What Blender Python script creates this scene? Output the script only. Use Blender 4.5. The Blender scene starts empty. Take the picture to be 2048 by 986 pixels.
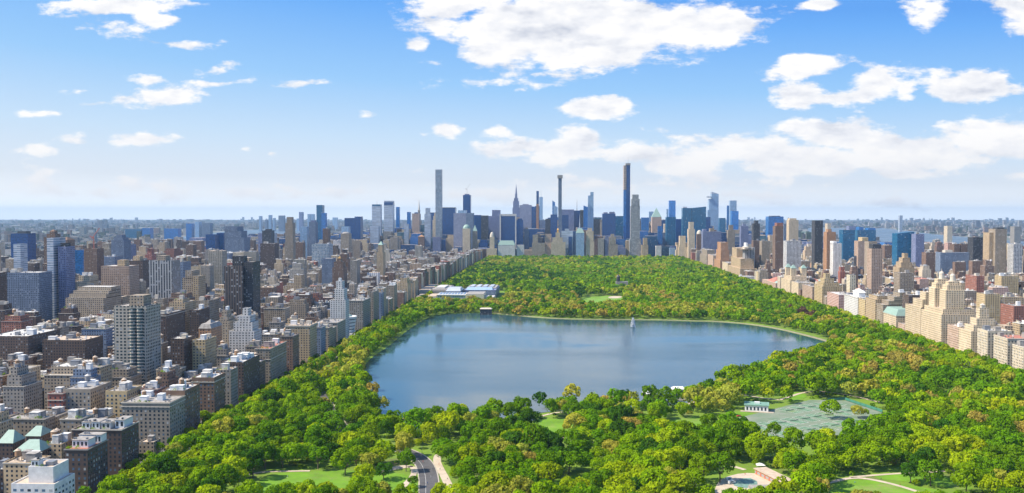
import bpy, bmesh, math, random
import numpy as np
from mathutils import Vector, Matrix

random.seed(7)
rs = np.random.RandomState(11)
SC = bpy.context.scene
COL = SC.collection

# ------------------------------------------------------------------ camera
CH = 190.0                      # camera height above the park
FPX = 1900.0                    # focal length in pixels of a 2048 px wide frame
YAW, PITCH = math.atan(91 / FPX), math.atan(63 / FPX)
cam = bpy.data.cameras.new('camera')
cam.sensor_width = 36.0
cam.lens = 36.0 * FPX / 2048.0
cam.clip_start, cam.clip_end = 1.0, 200000.0
camo = bpy.data.objects.new('camera', cam)
COL.objects.link(camo)
camo.location = (0, 0, CH)
camo.rotation_euler = (math.pi / 2 - PITCH, 0, YAW)
SC.camera = camo
RM = camo.rotation_euler.to_matrix()
RMI = RM.transposed()

# ------------------------------------------------------------------ sun, exposure
SUN_EL, SUN_SIDE, SUN_FWD = math.radians(47), -0.98, -0.20
sd = Vector((SUN_SIDE, SUN_FWD, 0)).normalized() * math.cos(SUN_EL)
SUND = Vector((sd.x, sd.y, math.sin(SUN_EL)))
sl = bpy.data.lights.new('sun', 'SUN')
sl.energy = 4.8
sl.angle = math.radians(0.5)
sl.color = (1.0, 0.89, 0.72)
so = bpy.data.objects.new('sun', sl)
COL.objects.link(so)
so.rotation_euler = (-SUND).to_track_quat('-Z', 'Y').to_euler()
so.location = (0, 0, 600)
SC.view_settings.view_transform = 'Standard'
SC.view_settings.look = 'None'
SC.view_settings.exposure = 0.65
SC.view_settings.gamma = 1.0
SC.view_settings.use_curve_mapping = False
SC.render.engine = 'CYCLES'
SC.cycles.max_bounces = 5
SC.cycles.diffuse_bounces = 2
SC.cycles.glossy_bounces = 2
SC.cycles.transmission_bounces = 2
SC.cycles.transparent_max_bounces = 6
SC.cycles.volume_bounces = 0
SC.cycles.volume_step_rate = 10
SC.cycles.volume_max_steps = 64
SC.cycles.use_denoising = True
SC.cycles.sample_clamp_indirect = 4.0

# ------------------------------------------------------------------ node helper
class NT:
    def __init__(s, nt):
        s.nt = nt
    def n(s, t, **k):
        x = s.nt.nodes.new(t)
        for a, b in k.items():
            setattr(x, a, b)
        return x
    def set(s, sock, v):
        if isinstance(v, bpy.types.NodeSocket):
            s.nt.links.new(v, sock)
        elif v is not None:
            if hasattr(sock.default_value, '__len__'):
                if not hasattr(v, '__len__'):
                    v = (v,) * len(sock.default_value)
                v = tuple(v)
                if len(sock.default_value) == 4 and len(v) == 3:
                    v = v + (1,)
            sock.default_value = v
    def m(s, op, a, b=None, c=None, clamp=False):
        x = s.n('ShaderNodeMath', operation=op, use_clamp=clamp)
        s.set(x.inputs[0], a)
        if b is not None: s.set(x.inputs[1], b)
        if c is not None: s.set(x.inputs[2], c)
        return x.outputs[0]
    def v(s, op, a, b=None, out=0, scale=None):
        x = s.n('ShaderNodeVectorMath', operation=op)
        s.set(x.inputs[0], a)
        if b is not None: s.set(x.inputs[1], b)
        if scale is not None: s.set(x.inputs['Scale'], scale)
        return x.outputs[out]
    def sep(s, a):
        x = s.n('ShaderNodeSeparateXYZ'); s.set(x.inputs[0], a); return x.outputs
    def comb(s, a, b, c):
        x = s.n('ShaderNodeCombineXYZ')
        for i, q in enumerate((a, b, c)): s.set(x.inputs[i], q)
        return x.outputs[0]
    def noise(s, vec, scale, detail=3, rough=0.5, col=False):
        x = s.n('ShaderNodeTexNoise')
        if vec is not None: s.set(x.inputs['Vector'], vec)
        x.inputs['Scale'].default_value = scale
        x.inputs['Detail'].default_value = detail
        x.inputs['Roughness'].default_value = rough
        return x.outputs[1 if col else 0]
    def mix(s, f, a, b, typ='MIX'):
        x = s.n('ShaderNodeMix', data_type='RGBA', blend_type=typ)
        s.set(x.inputs[0], f); s.set(x.inputs[6], a); s.set(x.inputs[7], b)
        return x.outputs[2]
    def ss(s, v, lo, hi, a=0.0, b=1.0, typ='SMOOTHSTEP'):
        x = s.n('ShaderNodeMapRange', interpolation_type=typ)
        s.set(x.inputs[0], v); s.set(x.inputs[1], lo); s.set(x.inputs[2], hi)
        s.set(x.inputs[3], a); s.set(x.inputs[4], b)
        return x.outputs[0]
    def ramp(s, f, stops):
        x = s.n('ShaderNodeValToRGB')
        cr = x.color_ramp
        while len(cr.elements) < len(stops): cr.elements.new(0.5)
        for e, (p, c) in zip(cr.elements, stops):
            e.position = p; e.color = tuple(c) + (1,) if len(c) == 3 else c
        s.set(x.inputs[0], f)
        return x.outputs[0]

# ------------------------------------------------------------------ world: sky with clouds, by direction
w = bpy.data.worlds.new('World')
SC.world = w
w.use_nodes = True
w.node_tree.nodes.clear()
T = NT(w.node_tree)
sky = T.n('ShaderNodeTexSky', sky_type='NISHITA', sun_disc=False)
sky.sun_elevation = SUN_EL
sky.sun_rotation = math.atan2(SUND.x, SUND.y)
sky.altitude = 200
sky.air_density = 1.0
sky.dust_density = 0.6
sky.ozone_density = 2.0
tc = T.n('ShaderNodeTexCoord')
d = T.sep(tc.outputs['Generated'])
dy = T.m('MAXIMUM', d[1], 0.05)
X = T.m('DIVIDE', d[0], dy)
Z = T.m('DIVIDE', d[2], dy)
P = T.comb(X, Z, 0.0)                      # direction as tangents: right, up
el = T.m('ARCTAN2', d[2], T.m('SQRT', T.m('ADD', T.m('MULTIPLY', d[0], d[0]), T.m('MULTIPLY', d[1], d[1]))))
elr = T.m('ADD', T.m('MULTIPLY', el, 3.7), T.m('MULTIPLY', T.ss(X, -0.6, 0.5, 0, 1, 'LINEAR'), T.m('MULTIPLY', el, 1.6)))
low = T.ramp(elr, [(0.0, (1.28, 1.32, 1.32)), (0.07, (0.97, 0.99, 1.0)), (0.16, (0.76, 0.82, 0.89)), (0.34, (0.59, 0.76, 0.94)),
                   (0.60, (0.33, 0.60, 0.95)), (0.92, (0.16, 0.43, 0.93)), (1.0, (0.13, 0.38, 0.89))])
lowS = T.v('SCALE', low, scale=6.6)
base = T.mix(T.ss(el, 0.3, 0.8), lowS, T.v('SCALE', sky.outputs[0], scale=1.6))
# clouds: centre x, y and half sizes in 2048 px units of the VIEW ANGLE tangents, weight
CL = [(900,18,95,50,1),(1010,62,115,68,1.6),(1130,82,140,66,1.7),(1140,15,190,40,1.3),(1270,55,165,60,1.7),(1395,62,105,36,1.4),
 (1475,48,70,20,.7),(1520,38,35,11,.4),(965,172,105,14,.5),(1035,185,30,9,.4),(1105,150,90,10,.45),(1197,221,70,24,1.7),
 (1592,140,78,21,1.25),(1600,195,50,26,.9),(1660,205,75,15,.8),(1735,176,60,30,1.3),(1792,188,28,30,.6),(1922,184,82,32,1.5),
 (1830,14,48,36,.5),(2010,14,68,42,1),(1160,275,60,22,.8),(1120,300,140,28,1),(1030,305,60,18,.7),(1260,305,80,20,.7),
 (1660,272,110,32,1.1),(1470,305,180,34,.95),(1620,312,250,44,1.05),(1790,305,150,36,1.05),(1900,320,80,26,.8),(1985,280,120,44,1.1),(1900,275,50,25,.7),
 (1350,325,120,26,.8),(2015,355,42,14,.7),(1800,345,110,12,.7),(1560,335,140,16,.9),(897,265,30,13,.8),(850,268,14,6,.4),(1000,268,30,11,.8),(738,228,24,9,.5),
 (190,5,120,18,.8),(195,52,48,18,.6),(260,8,60,14,.7),(300,35,42,12,.6),(340,182,62,20,.6),(430,158,62,8,.6),(425,132,62,11,.5),(290,155,48,10,.5),
 (178,203,36,9,.6),(230,196,36,12,.5),(145,176,26,7,.5),(270,276,82,16,.8),(128,276,34,12,.7),(56,292,42,13,.7),(65,222,42,6,.5),(600,170,60,6,.45),
 (330,82,62,6,.4),(830,92,20,13,.6),(860,135,40,9,.4),(478,290,18,7,.5),(528,297,16,6,.5),(370,0,50,9,.6),(130,20,40,14,.5),(1630,22,34,11,.9),(1240,55,220,66,1),
 (620,148,120,60,.0),(1310,365,320,14,.35),(1150,372,180,8,.3),(1480,395,120,9,.3),(1700,405,160,7,.3),(240,378,210,15,.38),(490,376,100,12,.38),(60,358,90,16,.3),(780,386,200,9,.32),(1000,385,160,10,.3)]
warp = T.noise(P, 9.0, 2, 0.5, col=True)
wv = T.v('SCALE', T.v('SUBTRACT', warp, (0.5, 0.5, 0.5)), scale=0.022)
PW = T.v('ADD', P, wv)
def cpos(px, py): return ((px - 1115) / 1900.0, (430 - py) / 1900.0, 0.0)
field = None
for (cx, cy, rx, ry, wt) in CL:
    if wt <= 0: continue
    q = T.v('MULTIPLY', T.v('SUBTRACT', PW, cpos(cx, cy)), (1900 / (rx * 1.12), 1900 / (ry * 1.2), 0))
    r = T.v('LENGTH', q, out=1)
    f = T.m('MULTIPLY_ADD', r, -wt, wt)
    field = f if field is None else T.m('SMOOTH_MAX', field, f, 0.25)
PS = T.v('MULTIPLY', P, (1.0, 2.3, 1.0))
def fbm(off=None):
    q = PS if off is None else T.v('ADD', PS, off)
    return T.noise(q, 15.0, 9, 0.62)
n0 = fbm()
n1 = fbm((-0.006, 0.016, 0))
dens = T.m('ADD', T.m('MULTIPLY', T.m('MAXIMUM', field, -1.0), 0.62), T.m('MULTIPLY', T.m('SUBTRACT', n0, 0.51), 2.0))
alpha = T.ss(dens, -0.02, 0.27)
alpha = T.m('MULTIPLY', alpha, T.ss(d[1], 0.1, 0.3))
nA = T.noise(PS, 13.0, 4, 0.55)
nB = T.noise(T.v('ADD', PS, (-0.008, 0.030, 0)), 13.0, 4, 0.55)
lit = T.m('ADD', 0.70, T.m('ADD', T.m('MULTIPLY', T.m('SUBTRACT', nA, nB), 1.7), T.m('MULTIPLY', T.m('SUBTRACT', n0, n1), 1.2)))
thick = T.ss(dens, 0.1, 1.0, 0.10, -0.06)
lit = T.m('ADD', lit, thick, clamp=True)
ccol = T.ramp(lit, [(0.25, (0.60, 0.64, 0.74)), (0.62, (0.90, 0.91, 0.95)), (0.9, (1.06, 1.04, 1.02))])
# low clouds lose contrast and warm towards the horizon
farc = T.ss(el, 0.015, 0.10, 0.75, 0.0)
ccol = T.mix(farc, ccol, (0.90, 0.89, 0.89))
ccS = T.v('SCALE', ccol, scale=6.5)
final = T.mix(alpha, base, ccS)
bg = T.n('ShaderNodeBackground')
T.set(bg.inputs[0], final)
bg.inputs[1].default_value = 0.1
out = T.n('ShaderNodeOutputWorld')
w.node_tree.links.new(bg.outputs[0], out.inputs[0])
w.cycles.sampling_method = 'MANUAL'
w.cycles.sample_map_resolution = 512

# ------------------------------------------------------------------ geometry helpers
def ray(px, py):
    return RM @ Vector(((px - 1024.0) / FPX, (493.0 - py) / FPX, -1.0))
def G(px, py, z=0.0):                       # ground point seen at a place of the 2048 px photograph
    r = ray(px, py); t = (z - CH) / r.z
    return (r.x * t, r.y * t)
def XY(px, Y):                              # x of a viewing column at depth Y
    r = ray(px, 450); return r.x * Y / r.y
def ZY(px, py, Y):
    r = ray(px, py); return CH + r.z * Y / r.y
def YX(px, X):
    r = ray(px, 450); return X * r.y / r.x
def PIX(x, y, z):
    q = RMI @ Vector((x, y, z - CH))
    if q.z > -1: return (-999, -999)
    return (1024 + FPX * q.x / -q.z, 493 - FPX * q.y / -q.z)

class MB:
    def __init__(s): s.v = []; s.f = []
    def q(s, *p):
        i = len(s.v); s.v += [tuple(a) for a in p]; s.f.append(tuple(range(i, i + len(p))))
    def box(s, x0, x1, y0, y1, z0, z1, bottom=False):
        i = len(s.v)
        s.v += [(x0,y0,z0),(x1,y0,z0),(x1,y1,z0),(x0,y1,z0),(x0,y0,z1),(x1,y0,z1),(x1,y1,z1),(x0,y1,z1)]
        s.f += [(i,i+1,i+5,i+4),(i+1,i+2,i+6,i+5),(i+2,i+3,i+7,i+6),(i+3,i,i+4,i+7),(i+4,i+5,i+6,i+7)]
        if bottom: s.f.append((i+3,i+2,i+1,i))
        return s
    def tube(s, x, y, z0, z1, r0, r1=None, n=8, cap=True, sy=1.0):
        r1 = r0 if r1 is None else r1
        i = len(s.v)
        for k in range(n):
            a = 2*math.pi*k/n; s.v.append((x+r0*math.cos(a), y+r0*math.sin(a)*sy, z0))
        if r1 < 1e-4:
            s.v.append((x, y, z1))
            s.f += [(i+k, i+(k+1)%n, i+n) for k in range(n)]
        else:
            for k in range(n):
                a = 2*math.pi*k/n; s.v.append((x+r1*math.cos(a), y+r1*math.sin(a)*sy, z1))
            s.f += [(i+k, i+(k+1)%n, i+n+(k+1)%n, i+n+k) for k in range(n)]
            if cap: s.f.append(tuple(i+n+k for k in range(n)))
        return s
    def frus(s, x0, x1, y0, y1, z0, X0, X1, Y0, Y1, z1):
        i = len(s.v)
        s.v += [(x0,y0,z0),(x1,y0,z0),(x1,y1,z0),(x0,y1,z0),(X0,Y0,z1),(X1,Y0,z1),(X1,Y1,z1),(X0,Y1,z1)]
        s.f += [(i,i+1,i+5,i+4),(i+1,i+2,i+6,i+5),(i+2,i+3,i+7,i+6),(i+3,i,i+4,i+7),(i+4,i+5,i+6,i+7)]
        return s
    def dome(s, x, y, z, r, h, n=10, m=4):
        for k in range(m):
            a, b = math.pi/2*k/m, math.pi/2*(k+1)/m
            s.tube(x, y, z+h*math.sin(a), z+h*math.sin(b), r*math.cos(a), max(0, r*math.cos(b)) if k < m-1 else 0, n, cap=False)
        return s
    def bar(s, p, q, r, n=5):
        p, q = Vector(p), Vector(q); dd = (q-p).normalized()
        a = dd.orthogonal().normalized(); b = dd.cross(a)
        rr = r if hasattr(r, '__len__') else (r, r)
        i = len(s.v)
        for pt, rad in ((p, rr[0]), (q, rr[1])):
            for k in range(n):
                t = 2*math.pi*k/n
                s.v.append(tuple(pt + a*rad*math.cos(t) + b*rad*math.sin(t)))
        s.f += [(i+k, i+(k+1)%n, i+n+(k+1)%n, i+n+k) for k in range(n)]
        s.f.append(tuple(i+n+k for k in range(n)))
        return s
    def mesh(s, name, mat):
        me = bpy.data.meshes.new(name)
        me.from_pydata(s.v, [], s.f)
        if mat: me.materials.append(mat)
        return me
    def build(s, name, mat, parent=None, loc=None):
        o = bpy.data.objects.new(name, s.mesh(name, mat)); COL.objects.link(o)
        if parent: o.parent = parent
        if loc: o.location = loc
        return o

def tag(o, label=None, cat=None, group=None, kind=None):
    if label: o['label'] = label
    if cat: o['category'] = cat
    if group: o['group'] = group
    if kind: o['kind'] = kind
    return o
def empty(name, loc=(0,0,0), rz=0):
    o = bpy.data.objects.new(name, None); COL.objects.link(o)
    o.location = loc; o.rotation_euler = (0, 0, rz); o.empty_display_size = 1
    return o

# ------------------------------------------------------------------ materials
def newmat(name):
    m = bpy.data.materials.new(name); m.use_nodes = True
    m.node_tree.nodes.clear()
    t = NT(m.node_tree)
    o = t.n('ShaderNodeOutputMaterial')
    b = t.n('ShaderNodeBsdfPrincipled')
    m.node_tree.links.new(b.outputs[0], o.inputs[0])
    return m, t, b
def plain(name, col, rough=0.8, metal=0.0, var=0.15, scale=0.3):
    m, t, b = newmat(name)
    tcn = t.n('ShaderNodeTexCoord').outputs['Object']
    n = t.noise(tcn, scale, 4, 0.6)
    c = t.mix(1.0, col, t.comb(*[t.ss(n, 0.25, 0.75, 1-var, 1+var, 'LINEAR')]*3), 'MULTIPLY')
    t.set(b.inputs['Base Color'], c)
    b.inputs['Roughness'].default_value = rough
    b.inputs['Metallic'].default_value = metal
    return m
def facade(name, wall, win=(0.02,0.03,0.045), bay=3.2, floor=3.1, wf=0.42, hf=0.5, attr=False, glass=0.25, lightwin=0.14,
           band=0, rough=0.85, bandcol=None, stripes=False, vary=0.12):
    m, t, b = newmat(name)
    tcn = t.n('ShaderNodeTexCoord').outputs['Object']
    g = t.n('ShaderNodeNewGeometry')
    p = t.sep(tcn); nn = t.sep(g.outputs['True Normal'])
    ax = t.m('GREATER_THAN', t.m('ABSOLUTE', nn[0]), 0.6)
    u = t.m('ADD', t.m('MULTIPLY', p[1], ax), t.m('MULTIPLY', p[0], t.m('SUBTRACT', 1.0, ax)))
    inf = t.n('ShaderNodeObjectInfo')
    wallc = wall
    bays, floors = bay, floor
    if attr:
        at = t.n('ShaderNodeAttribute', attribute_name='Col')
        wallc = at.outputs['Color']
        rv = t.m('FRACT', t.m('MULTIPLY', at.outputs['Alpha'], 37.0))
        bays = t.ss(rv, 0, 1, bay*0.8, bay*1.5, 'LINEAR')
        wfv = t.ss(t.m('FRACT', t.m('MULTIPLY', at.outputs['Alpha'], 171.0)), 0, 1, wf*0.6, wf*1.25, 'LINEAR')
    else:
        wfv = wf
    uu = t.m('DIVIDE', u, bays); vv = t.m('DIVIDE', p[2], floors)
    fu = t.m('ABSOLUTE', t.m('SUBTRACT', t.m('FRACT', uu), 0.5))
    fv = t.m('ABSOLUTE', t.m('SUBTRACT', t.m('FRACT', vv), 0.5))
    mk = t.m('MULTIPLY', t.m('LESS_THAN', fu, t.m('MULTIPLY', wfv, 0.5)), t.m('LESS_THAN', fv, 0.5*hf))
    side = t.m('LESS_THAN', t.m('ABSOLUTE', nn[2]), 0.5)
    mk = t.m('MULTIPLY', mk, side)
    wn = t.n('ShaderNodeTexWhiteNoise', noise_dimensions='3D')
    t.set(wn.inputs[0], t.comb(t.m('FLOOR', uu), t.m('FLOOR', vv), t.m('ADD', ax, inf.outputs['Random'])))
    r = wn.outputs['Value']
    winc = t.mix(t.m('MULTIPLY', t.m('GREATER_THAN', r, 1-lightwin), 0.5), win, (0.34, 0.36, 0.38))
    winc = t.mix(1.0, winc, t.comb(*[t.ss(r, 0, 1, 0.6, 1.6, 'LINEAR')]*3), 'MULTIPLY')
    st = t.noise(t.v('MULTIPLY', tcn, (1, 1, 0.35)), 0.12, 5, 0.65)
    vr = t.m('MULTIPLY', t.ss(st, 0.3, 0.7, 0.82, 1.14, 'LINEAR'), t.ss(inf.outputs['Random'], 0, 1, 1-vary, 1+vary, 'LINEAR'))
    wc = t.mix(1.0, wallc, t.comb(vr, vr, vr), 'MULTIPLY')
    if band:
        bm_ = t.m('LESS_THAN', t.m('FRACT', t.m('DIVIDE', p[2], floor*band)), 0.16)
        wc = t.mix(t.m('MULTIPLY', bm_, side), wc, bandcol or (0.5, 0.48, 0.44))
    col = t.mix(mk, wc, winc)
    t.set(b.inputs['Base Color'], col)
    t.set(b.inputs['Roughness'], t.m('SUBTRACT', rough, t.m('MULTIPLY', mk, rough - glass)))
    return m

M = {}
# brick, stone, concrete apartment walls
M['brick'] = facade('brown brick wall', (0.20,0.125,0.085), bay=3.0)
M['dkbrick'] = facade('dark brown brick wall', (0.105,0.07,0.055), bay=3.0)
M['red'] = facade('red brick wall', (0.30,0.13,0.09), bay=3.2)
M['orange'] = facade('orange brick wall', (0.46,0.25,0.13), bay=3.2)
M['tan'] = facade('tan brick wall', (0.48,0.36,0.22), bay=3.4)
M['yellow'] = facade('yellow tan brick wall', (0.52,0.40,0.22), bay=3.6)
M['cream'] = facade('cream limestone wall', (0.62,0.50,0.34), bay=3.4, wf=.38)
M['pinkish'] = facade('pinkish brick wall', (0.50,0.36,0.27), bay=3.6)
M['pinkband'] = facade('pink and white banded wall', (0.52,0.30,0.24), bay=4.2, band=1, bandcol=(0.62,0.56,0.52))
M['grey'] = facade('grey stone wall', (0.30,0.27,0.23), bay=3.2)
M['greytan'] = facade('grey tan brick wall', (0.33,0.27,0.20), bay=3.2)
M['bluegrey'] = facade('blue grey brick wall', (0.16,0.21,0.30), bay=3.0)
M['violet'] = facade('violet grey stone wall', (0.20,0.23,0.38), bay=3.0, wf=.5)
M['white'] = facade('white brick wall', (0.60,0.585,0.56), bay=3.8, wf=.4)
M['whitegrid'] = facade('white concrete grid wall', (0.60,0.60,0.60), bay=4.0, floor=3.4, wf=.66, hf=.6)
M['creamgrid'] = facade('cream concrete grid wall', (0.47,0.43,0.36), bay=3.9, floor=3.3, wf=.60, hf=.56, win=(0.03,0.05,0.06))
M['charcoal'] = facade('charcoal brick wall', (0.05,0.05,0.055), bay=3.0, wf=.5)
M['fins'] = facade('pale vertical finned wall', (0.42,0.42,0.42), bay=4.6, floor=2.9, wf=.5, hf=.92)
M['finsdk'] = facade('brown vertical finned wall', (0.13,0.10,0.085), bay=3.8, floor=2.9, wf=.55, hf=.75)
# glass curtain walls
M['navy'] = facade('navy glass curtain wall', (0.010,0.065,0.19), win=(0.006,0.05,0.19), bay=3, floor=4, wf=.8, hf=.7, rough=.35, glass=.12, lightwin=0)
M['blue'] = facade('blue glass curtain wall', (0.035,0.16,0.38), win=(0.018,0.13,0.38), bay=3, floor=4, wf=.85, hf=.75, rough=.3, glass=.1, lightwin=0)
M['bright'] = facade('bright blue glass curtain wall', (0.05,0.22,0.50), win=(0.02,0.17,0.50), bay=3, floor=4, wf=.9, hf=.8, rough=.3, glass=.1, lightwin=0)
M['teal'] = facade('teal glass curtain wall', (0.02,0.125,0.22), win=(0.010,0.10,0.22), bay=4, floor=4, wf=.8, hf=.7, rough=.35, glass=.12, lightwin=0.02)
M['pale'] = facade('pale blue glass curtain wall', (0.30,0.42,0.56), win=(0.14,0.27,0.44), bay=3, floor=4, wf=.6, hf=.6, rough=.3, glass=.12, lightwin=.1)
M['palegrid'] = facade('pale concrete grid over blue glass', (0.36,0.40,0.43), win=(0.07,0.15,0.25), bay=4.7, floor=4.7, wf=.62, hf=.62, glass=.12)
M['bay'] = facade('dark teal bay glass', (0.10,0.12,0.12), win=(0.03,0.07,0.085), bay=2, floor=3.3, wf=.8, hf=.6, glass=.15)
M['silver'] = facade('silver metal band wall', (0.46,0.50,0.56), win=(0.20,0.27,0.36), bay=80, floor=4, wf=1.0, hf=.45, rough=.4)
M['slab'] = facade('blank violet grey slab wall', (0.32,0.34,0.46), bay=2.4, floor=4, wf=.35, hf=.9, win=(0.15,0.17,0.23), glass=.5)
# roofs and trim
M['roofw'] = plain('white coated roof', (0.56,0.54,0.51), .8, var=.4, scale=.35)
M['roofg'] = plain('grey gravel roof', (0.31,0.29,0.27), .95, var=.5, scale=.35)
M['roofd'] = plain('dark tar roof', (0.12,0.115,0.115), .9, var=.35, scale=.25)
M['rooft'] = plain('tan paved roof', (0.50,0.40,0.31), .9, var=.25, scale=.3)
M['roofr'] = plain('red tiled terrace roof', (0.42,0.17,0.12), .9, var=.2)
M['copper'] = plain('green copper roof', (0.26,0.38,0.33), .6, var=.15)
M['ggreen'] = plain('green turf roof', (0.09,0.30,0.20), .8)
M['gold'] = plain('gilded roof', (0.75,0.42,0.10), .4)
M['stone'] = plain('pale stone trim', (0.55,0.50,0.42), .8, var=.1)
M['stoned'] = plain('grey stone trim', (0.30,0.28,0.26), .8, var=.15)
M['net'] = plain('court net mesh', (.22,.26,.22), .9)
M['net'].node_tree.nodes['Principled BSDF'].inputs['Alpha'].default_value = .4
M['wood'] = plain('weathered cedar', (0.34,0.20,0.11), .85, var=.2, scale=2)
M['metal'] = plain('grey painted metal', (0.22,0.23,0.25), .5, var=.1)
M['whitep'] = plain('white painted render', (0.74,0.74,0.73), .7, var=.08)
M['glassd'] = plain('dark window glass', (0.03,0.045,0.06), .12, var=.3)
M['glassb'] = plain('blue reflecting window glass', (0.10,0.17,0.25), .1, var=.3)
M['blind'] = plain('window with pale blind', (0.42,0.43,0.42), .4, var=.2)
M['dark'] = plain('dark grey metal', (0.05,0.055,0.06), .5)
M['crane'] = plain('red crane steel', (0.45,0.12,0.08), .5)
M['asphalt'] = plain('asphalt', (0.085,0.083,0.088), .9, var=.3, scale=.12)
M['path'] = plain('tan path paving', (0.50,0.42,0.33), .9, var=.2, scale=.15)
M['shore'] = plain('old stone shore wall', (0.30,0.26,0.19), .95, var=.3, scale=.2)
M['kerb'] = plain('stone kerb', (0.42,0.38,0.32), .85)
M['paint'] = plain('white road paint', (0.75,0.75,0.72), .6, var=.05)
M['city'] = facade('mixed facade of the far blocks', (0.3,0.3,0.3), bay=3.2, floor=3.1, wf=.45, hf=.52, attr=True)
def roofmix():
    m, t, b = newmat('mixed coloured flat roofs')
    at = t.n('ShaderNodeAttribute', attribute_name='Col')
    tcn = t.n('ShaderNodeTexCoord').outputs['Object']
    n = t.noise(tcn, .22, 4, .7)
    k = t.ss(n, .3, .7, .7, 1.25, 'LINEAR')
    t.set(b.inputs['Base Color'], t.mix(1, at.outputs['Color'], t.comb(k, k, k), 'MULTIPLY'))
    b.inputs['Roughness'].default_value = .9
    return m
M['roofmix'] = roofmix()

def foliage(name, col, attr=False, trans=0.32):
    m = bpy.data.materials.new(name); m.use_nodes = True
    m.node_tree.nodes.clear()
    t = NT(m.node_tree)
    o = t.n('ShaderNodeOutputMaterial')
    df = t.n('ShaderNodeBsdfDiffuse'); tr = t.n('ShaderNodeBsdfTranslucent')
    gl = t.n('ShaderNodeBsdfGlossy'); gl.inputs['Roughness'].default_value = .55
    tcn = t.n('ShaderNodeTexCoord').outputs['Object']
    n = t.noise(tcn, .35, 3, .6)
    inf = t.n('ShaderNodeObjectInfo')
    if attr:
        c = t.n('ShaderNodeAttribute', attribute_name='Col').outputs['Color']
        k = t.ss(n, .25, .75, .75, 1.25, 'LINEAR')
    else:
        c = col
        k = t.m('MULTIPLY', t.ss(n, .25, .75, .75, 1.25, 'LINEAR'), t.ss(inf.outputs['Random'], 0, 1, .82, 1.2, 'LINEAR'))
    c = t.mix(1, c, t.comb(k, k, t.m('MULTIPLY', k, .9)), 'MULTIPLY')
    t.set(df.inputs[0], c)
    t.set(tr.inputs[0], t.mix(1, c, (1.25, 1.15, .5), 'MULTIPLY'))
    mx = t.n('ShaderNodeMixShader'); mx.inputs[0].default_value = trans
    m.node_tree.links.new(df.outputs[0], mx.inputs[1]); m.node_tree.links.new(tr.outputs[0], mx.inputs[2])
    m.node_tree.links.new(mx.outputs[0], o.inputs[0])
    m.node_tree.nodes.remove(gl)
    return m
LEAF = {'fresh': (0.205,0.340,0.005), 'green': (0.125,0.258,0.005), 'dark': (0.050,0.138,0.010), 'lime': (0.31,0.41,0.008),
        'olive': (0.35,0.37,0.050), 'russet': (0.36,0.31,0.065), 'plum': (0.14,0.08,0.06)}
LW = {'fresh': 'bright green', 'green': 'mid green', 'dark': 'dark green', 'lime': 'yellow-green', 'olive': 'pale olive', 'russet': 'russet-tan', 'plum': 'dark plum-red'}
for k_, c_ in LEAF.items(): M['leaf_' + k_] = foliage('leaves ' + LW[k_], c_)
M['leafmass'] = foliage('mixed spring leaves', (0,0,0), attr=True)
M['bark'] = plain('grey brown bark', (0.16,0.12,0.09), .95)

# ------------------------------------------------------------------ polygons of the park, in world metres
XE, XW, YN, YS = -318.0, 545.0, 250.0, 4040.0        # fifth avenue wall, park west wall, ends
PE, PW_ = XE + 25, XW - 25                           # park edge inside the avenues
def poly(pts, z=0.0): return [G(x, y, z) for x, y in pts]
LAKE = poly([(866,631),(905,628),(960,626),(1010,630),(1070,636),(1110,638.5),(1180,641),(1300,641),(1400,644),(1440,645),(1500,650),(1560,660),(1620,675),(1650,683),(1668,691),
             (1655,699),(1630,706),(1590,718),(1545,736),(1500,750),(1455,768),(1420,788),(1380,808),(1300,815),(1200,820),(1110,822),(1010,836),
             (920,845),(840,856),(790,864),(766,858),(756,838),(754,815),(748,792),(736,770),(726,752),(724,738),(742,716),(775,695),(800,673),(830,650)])
def inpoly(x, y, pg):
    c = False; n = len(pg); j = n - 1
    for i in range(n):
        xi, yi = pg[i]; xj, yj = pg[j]
        if (yi > y) != (yj > y) and x < (xj - xi) * (y - yi) / (yj - yi) + xi: c = not c
        j = i
    return c
def dseg(x, y, a, b):
    ax, ay = a; bx, by = b; vx, vy = bx-ax, by-ay
    t = max(0, min(1, ((x-ax)*vx+(y-ay)*vy)/(vx*vx+vy*vy+1e-9)))
    return math.hypot(x-ax-t*vx, y-ay-t*vy)
def dline(x, y, pl, closed=False):
    r = range(len(pl) if closed else len(pl)-1)
    return min(dseg(x, y, pl[i], pl[(i+1) % len(pl)]) for i in r)
def smooth(pts, it=2, closed=False):
    for _ in range(it):
        o = [] if closed else [pts[0]]
        n = len(pts)
        for i in range(n if closed else n-1):
            a, b = pts[i], pts[(i+1) % n]
            o += [(a[0]*.75+b[0]*.25, a[1]*.75+b[1]*.25), (a[0]*.25+b[0]*.75, a[1]*.25+b[1]*.75)]
        if not closed: o.append(pts[-1])
        pts = o
    return pts
LAKE = smooth(LAKE, 1, True)
def sheet(name, pts, z, mat, label=None, kind='structure', thick=0.0):
    me = bpy.data.meshes.new(name)
    bm = bmesh.new()
    vs = [bm.verts.new((x, y, z)) for x, y in pts]
    f = bm.faces.new(vs)
    if f.normal.z < 0: f.normal_flip()
    bm.normal_update()
    if f.normal.z < 0: bmesh.ops.reverse_faces(bm, faces=[f])
    if thick:
        r = bmesh.ops.extrude_face_region(bm, geom=[f])
        for g in r['geom']:
            if isinstance(g, bmesh.types.BMVert): g.co.z -= thick
    bmesh.ops.triangulate(bm, faces=bm.faces[:])
    bmesh.ops.recalc_face_normals(bm, faces=bm.faces[:]) if thick else None
    bm.to_mesh(me); bm.free()
    me.materials.append(mat)
    o = bpy.data.objects.new(name, me); COL.objects.link(o)
    if kind: o['kind'] = kind
    if label: o['label'] = label
    return o
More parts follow.
